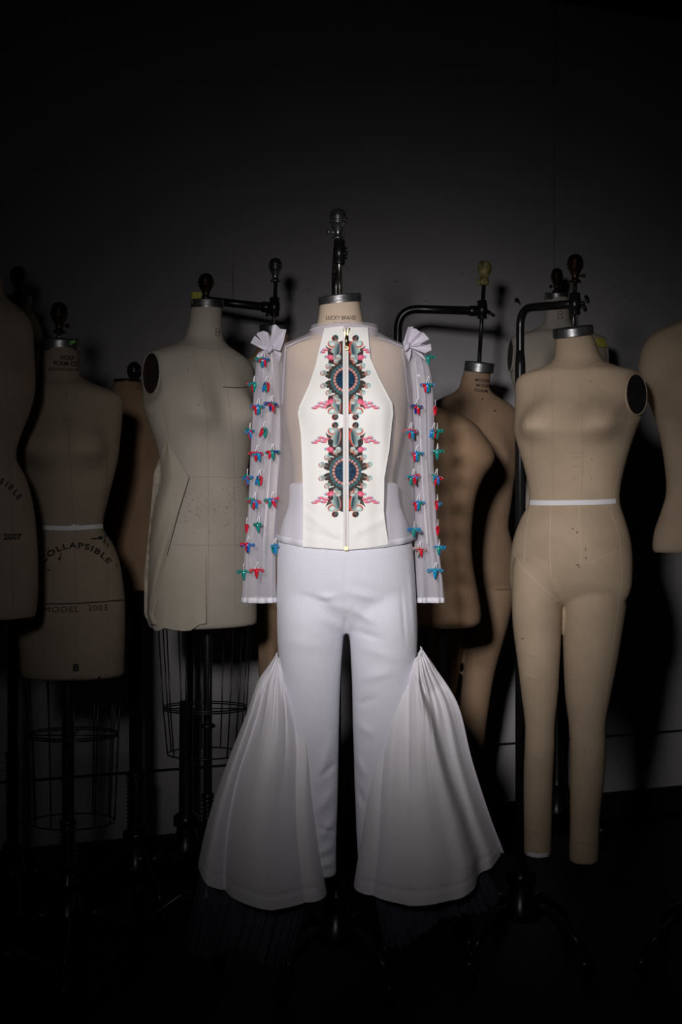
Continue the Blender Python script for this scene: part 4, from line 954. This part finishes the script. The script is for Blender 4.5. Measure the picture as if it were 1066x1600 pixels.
# ---- pale size 8 form at left (D)
YD = 3.5; base = P(322, 800, YD); base.z = 0
f = thing('dress_form', 'pale dress form marked 8 with open round armhole and draped muslin, at left', 'dress form', base)
rows = [(476,299,346,.93,.002),(490,297,347,.95,0),(515,293,348,.92,0),(530,287,350,.85,0),(540,272,358,.72,.0),(550,248,374,.6,.0),(560,232,387,.54,0),(572,226,394,.52,0),(600,224,397,.54,0),(640,229,398,.62,0),(665,236,398,.68,0),(700,248,392,.70,0),(745,254,386,.70,0),(790,244,393,.70,0),(830,238,398,.70,0),(880,236,400,.68,0),(940,234,400,.66,0),(972,236,400,.64,0),(978,242,396,.6,0)]
s_, c_ = math.sin(math.radians(36)), math.cos(math.radians(36))
mb, _ = loft(rows, YD, 36, nseg=96, bumps=((-30,648,.040,22,42,24),(30,648,.040,22,42,24)), clampr=[(-1,.150,556,622)], kmul=1.08)
bv = mb.bvh()
text(mb, bv, '8', 340, 519, 13, 1, bold=-.025, fit=8)
seamset(mb, [[(341,545),(352,590),(360,645),(364,700),(366,780),(367,860),(368,970)],[(300,545),(316,600),(324,660),(325,745),(326,860),(324,975)],[(287,537),(310,543),(335,546),(352,545)],[(296,745),(330,745),(360,746),(386,745)],[(262,850),(300,852),(340,852),(398,851)],[(253,628),(260,660),(266,690)]], 2, 1.0)
strip(mb, bv, [(352,605),(370,606),(388,605)], 1.6, 1); 
for (px,py,rx,ry) in ((350,605,2,1),(310,633,1,.8),(294,578,1,1.4)): blot(mb, bv, px, py, rx, ry, 1)
rr = random.Random(5)
for i in range(70): blot(mb, bv, rr.uniform(275,372), rr.gauss(798,20), .5+.4*rr.random(), .5+.4*rr.random(), 1, seed=i)
mb.build('torso', [M_linenPale, M_ink2, M_seamsoft], f)
hh = ray(bv, 243, 589, .0015) or P(243,589,YD-.05)
hole(f, P(310.5,589,YD) - Vector((c_,s_,0))*.1505, .051, .058, (-c_, -s_, 0), M_hole, M_linenPale)
plate(f, 324, 468, YD, 26, 13, 0, .10)
finial(f, 322, 427, 468, YD, M_brassdk, 12)
cx, cy = P(320,0,YD).x, YD+.01
cage(f, (cx, cy), [(P(0,975,YD).z,.135,.095),(P(0,1108,YD).z,.120,.095),(P(0,1178,YD).z,.108,.088)], 12)
column(f, P(324,0,YD).x, cy, P(0,975,YD).z, .0128, ridges=(.30,P(0,1248,YD).z), rot=15)
mb = MB(); mb.ring((P(324,0,YD).x, cy, P(0,1135,YD).z), .018, .005, n=24); mb.build('column_collar', M_dkmetal, f)
# yellow paper on the neck plate
mb = MB(); rings = []
for i in range(9):
    r = []
    for j in range(9):
        x = 299+i*2.0; y = 455+j*2.1+ (1.2 if i % 2 else 0); p = P(x, y, YD-.030-.003*math.sin(i*1.3)-.002*math.cos(j*1.7)); p.y += abs(x-318)*.0004; r.append(p)
    rings.append(r)
mb.grid(rings, 0, False); mb.grid([[p+Vector((0,.0006,0)) for p in r] for r in rings], 0, False)
tag(mb.build('paper_scrap', M_yellow, None, P(307,470,YD-.03)), 'crumpled yellow paper stuck behind the neck of the pale form with open armhole', 'paper')
# draped muslin on the hip
bvD = bv
dm = MB(); Lx = ([692,740,800,860,900,960,975,988],[259,241,236,230,226,226,234,247]); Rx = ([692,745,752,800,860,900,960,988],[263,295,293,278,262,252,240,250])
NVv, NUu = 70, 26; rings = []
for i in range(NVv):
    y = 692 + (976-692)*i/(NVv-1); l, r = np.interp(y, *Lx), np.interp(y, *Rx); rg_ = []
    for j in range(NUu):
        u = j/(NUu-1); x = l+(r-l)*u; h = ray(bvD, x, y, 0)
        Yd = h.y if h is not None else None
        if Yd is None:
            q = x
            while Yd is None and q < 330: q += 1; h = ray(bvD, q, y, 0); Yd = h.y if h is not None else None
            Yd = (Yd or YD)
        rg_.append([x, y, Yd - .012 - .016*math.sin(PI*u)*min(1,(y-690)/80) - .003*math.sin(u*9+y*.03)])
    rings.append([P(*q) for q in rg_])
dm.grid(rings, 0, False); dm.grid([[p+Vector((0,.0012,0)) for p in r] for r in rings], 0, False)
# folded pleat edges
dm.tube([r[-1]+Vector((0,-.0005,0)) for r in rings], .0016, 6); dm.tube([r[0] for r in rings], .0012, 6)
dm.tube([rings[i][int(NUu*.62)]+Vector((0,-.001,0)) for i in range(36, NVv)], .0018, 6)
# lower hanging panel across the hip
rings = []
for i in range(30):
    rg_ = []
    for j in range(50):
        u = j/49; x = 246 + (322-246)*u; yb = np.interp(x, [246,252,262,272,290,300,312,322],[984,986,981,984,986,985,976,974]); y = 868 + (yb-868)*i/29
        x2 = x - (1-u)*6*(i/29) ; x2 = x2 if y < 900 else x2
        h = ray(bvD, max(x2,240), min(y, 968), 0); Yd = (h.y if h is not None else YD-.06)
        rg_.append(P(x2, y, Yd - .006 - .0025*math.sin(u*14)*(i/29)**2 - .004*(i/29)))
    rings.append(rg_)
dm.grid(rings, 0, False); dm.grid([[p+Vector((0,.001,0)) for p in r] for r in rings], 0, False)
tag(dm.build('muslin_drape', M_muslin, None, P(262,985,YD-.08)), 'folded cream muslin pinned down the hip of the pale left form', 'cloth')

# ---- brown form C with glossy ball
YC = 3.86; base = P(212, 800, YC); base.z = 0
f = thing('dress_form', 'brown dress form with shiny dark knob between stencilled form and pale form', 'dress form', base)
rows = [(598,178,222,.95,0),(606,175,226,.9,0),(612,168,236,.8,.004),(620,154,250,.6,.008),(632,142,262,.5,.01),(650,138,266,.5,.01),(690,142,262,.58,0),(740,150,254,.62,0),(790,158,246,.62,0),(830,156,250,.62,0),(870,146,262,.62,0),(905,140,268,.6,0),(921,142,266,.56,0)]
mb, _ = loft(rows, YC, 0, bumps=((-30,705,.02,24,36,26),(30,705,.02,24,36,26))); mb.build('torso', M_tan, f)
plate(f, 199, 592, YC, 21, 9, 0, .15, M_brassdk)
mb = MB(); s = YC/F; mb.lathe(P(210,597,YC-.015), [(a*s, b*s) for a, b in ((6,0),(8,2),(6,5),(9,8),(11,13),(11.5,17),(11,19),(11.6,21),(10.5,24),(8,28),(4,31),(.1,32))]); mb.build('finial', mat('glossy_black_knob', (.01,.015,.014), .12), f)
column(f, P(213,0,YC).x, YC-.0, P(0,915,YC).z, .0225, ridges=(P(0,1335,YC).z, P(0,1218,YC).z), rot=30, reach=.22)

mb = MB(); mb.lathe(P(219,1346,YC-.05), [(.001,0),(.006,.001),(.009,.006),(.009,.010),(.006,.015),(.001,.016)], n=20); mb.tube([P(219,1344,YC-.05), P(217,1338,YC)], .004, 8)
mb.build('glint_ball', M_silver, f)  # small steel ball added to give a bright glint near the stand base

# ---- stencilled form (B)
YB = 3.33; base = P(112, 800, YB); base.z = 0
f = thing('dress_form', 'linen dress form stencilled MODEL 2003, second from the left edge', 'dress form', base)
rows = [(543,68,123,.93,.002),(560,66,124,.93,0),(585,62,126,.88,0),(595,52,138,.72,.004),(603,34,158,.6,.008),(612,16,180,.5,.01),(622,8,190,.47,.01),(650,8,189,.52,.006),(690,16,186,.62,0),(712,20,184,.66,-.002),(740,32,178,.66,0),(780,42,168,.66,0),(823,50,160,.66,0),(850,40,175,.66,0),(880,32,186,.66,0),(930,28,193,.64,0),(980,30,194,.62,0),(1030,34,193,.6,0),(1052,36,192,.58,0),(1058,42,186,.54,0)]
mb, _ = loft(rows, YB, 8, bumps=((-31,703,.040,22,44,24),(31,703,.040,22,44,24)), nseg=88, kmul=1.12)
bv = mb.bvh()
text(mb, bv, 'WOLF', 104.5, 559, 6.5, 1, rot=2, fit=22, bold=.03)
text(mb, bv, 'FORM CO', 103, 568, 6.8, 1, rot=2, fit=38, bold=.03)
text(mb, bv, 'ENGLEWOOD, N', 99, 577, 5, 1, rot=2, fit=44, bold=.01)
text(mb, bv, 'COLLAPSIBLE', 118, 852, 8.5, 1, arc=66, fit=124, bold=.035, spacing=1.25)
text(mb, bv, 'MODEL', 95.5, 952, 9, 1, rot=-1, fit=56, spacing=1.1)
text(mb, bv, '2003', 152.5, 949.5, 9, 1, rot=-2, fit=30, spacing=1.1)
text(mb, bv, '8', 118.5, 1043, 11, 1, bold=.05, fit=10)
strip(mb, bv, [(36,944.5),(80,943.5),(120,943),(160,940),(192,937.5)], 1.8, 1)
for pts in ([(100,600),(104,640),(108,690),(112,760),(116,823),(118,880),(119,940),(119,1052)],[(58,700),(60,760),(66,823),(68,900),(67,1052)],[(168,700),(166,760),(160,823),(168,900),(166,1052)],[(60,594),(85,600),(110,598),(126,590)],[(112,668),(120,669)]): strip(mb, bv, pts, .8, 2)
for (px,py,rx,ry) in ((100,657,1,1.2),(104,617,.8,1.4),(76,891,2,1.5),(93,873,2.2,3),(95,867,.8,4),(58,862,1.6,7),(76,860,.8,6),(148,842,6,1.4),(157,841,4,3),(163,846,2,4),(168,852,1,4),(164,838,1,3),(182,884,.8,2)): blot(mb, bv, px, py, rx, ry, 1)
mb.build('torso', [M_linenB, M_ink, M_seam], f)
tapeband(f, bv, [(52,824),(80,825),(110,825.5),(130,824.5),(150,823),(160,822)], 7)
mb = MB(); strip(mb, bv, [(113,820),(117,828)], 7, 0, 3, .003); strip(mb, bv, [(121,819),(119,828)], 3, 0, 3, .0034); mb.build('tape_knot', M_tape, f)
plate(f, 95, 529, YB, 30, 19, -.03, .13)
mb = MB(); mb.add([P(108,534,YB-.06), P(117,531,YB-.058), P(118,535,YB-.058), P(111,541,YB-.06)], [[0,1,2,3]], 0, False)
st = MB(); s2 = [P(108,533,YB-.0545), P(117,531,YB-.0495), P(118,535,YB-.0485), P(110,540,YB-.0535)]; st.add(s2+[p+Vector((0,.002,0)) for p in s2], [[0,1,2,3],[7,6,5,4],[0,4,5,1],[1,5,6,2],[2,6,7,3],[3,7,4,0]], 0, False); st.build('green_sticker', M_green, f)
rod(f, 92.5, 520, 532, YB, 3.5); finial(f, 92.5, 472, 521, YB, M_brassdk, 13, screw=1)
cage(f, (P(112,0,YB).x, YB+.01), [(P(0,1050,YB).z,.135,.095),(P(0,1150,YB).z,.125,.092),(P(0,1285,YB).z,.115,.090)], 12)
column(f, P(105,0,YB).x, YB+.01, P(0,1050,YB).z, .0165, ridges=(.28,P(0,1290,YB).z), rot=10)

# ---- leftmost near form (A)
YA = 3.02; base = P(-32, 800, YA); base.z = 0
f = thing('dress_form', 'near dress form stencilled 2007, cut off by the left edge of the picture', 'dress form', base)
rows = [(400,-70,-4,.95,0),(440,-72,0,.9,0),(462,-84,8,.75,0),(476,-100,24,.6,0),(490,-108,36,.55,0),(510,-112,42,.52,0),(540,-112,44,.54,0),(600,-110,47,.6,0),(640,-104,40,.66,0),(680,-98,26,.68,0),(705,-94,20,.68,0),(722,-92,22,.68,0),(745,-96,34,.68,0),(790,-104,45,.68,0),(850,-110,51,.68,0),(910,-112,52,.66,0),(950,-110,50,.64,0),(966,-106,46,.6,0)]
mb, _ = loft(rows, YA, 34, bumps=((-30,615,.026,24,40,26),(30,600,.016,24,60,26)), nseg=88)
bv = mb.bvh()
text(mb, bv, '2007', 19, 838.5, 9, 1, rot=-1, fit=28, bold=.03)
for ch, x, y, r in (('S',2.5,752,30),('I',10.5,756,34),('B',17,761,38),('L',24,769,44),('E',29.5,776,50)): text(mb, bv, ch, x, y, 9, 1, rot=r, bold=.04, sx=.85)
seamset(mb, [[(8,560),(14,700),(18,800),(20,960)]], 2, .8)
mb.build('torso', [M_linenA, M_ink, M_seam], f)
plate(f, -37, 392, YA, 33, 14); finial(f, -37, 345, 392, YA, M_brassdk, 13); column(f, P(-32,0,YA).x, YA, P(0,960,YA).z, .016, ridges=(.28,.5))

# ---- form behind it (A2)
YA2 = 3.72; base = P(20, 800, YA2); base.z = 0
f = thing('dress_form', 'dark dress form in the upper left corner group, only collar and knob showing', 'dress form', base)
rows = [(474,1,47,.93,.002),(486,-2,52,.9,0),(502,-8,60,.75,0),(524,-30,68,.58,.006),(545,-48,78,.5,.01),(560,-56,92,.46,.01),(580,-58,98,.46,.01),(650,-52,90,.6,0),(720,-40,78,.62,0),(790,-30,68,.62,0),(860,-46,84,.62,0),(920,-50,88,.6,0),(935,-46,84,.56,0)]
mb, _ = loft(rows, YA2, 0); mb.build('torso', M_linenA, f)
plate(f, 24, 462, YA2, 25, 12, 0, .12); finial(f, 28.5, 416, 461, YA2, M_brassdk, 12.5); column(f, base.x, YA2, P(0,930,YA2).z, .016, ridges=(.28,.5))
mb = MB(); c = P(52, 577, YA2-.12); mb.lathe(c, [(.001,-.005),(.010,-.003),(.012,.01),(.016,.035),(.020,.055),(.018,.062),(.001,.064)], (0,0,1), 20); mb.build('wooden_arm_peg', M_wood, f)

for o in list(bpy.data.objects):
    if '_w' in o: del o['_w']
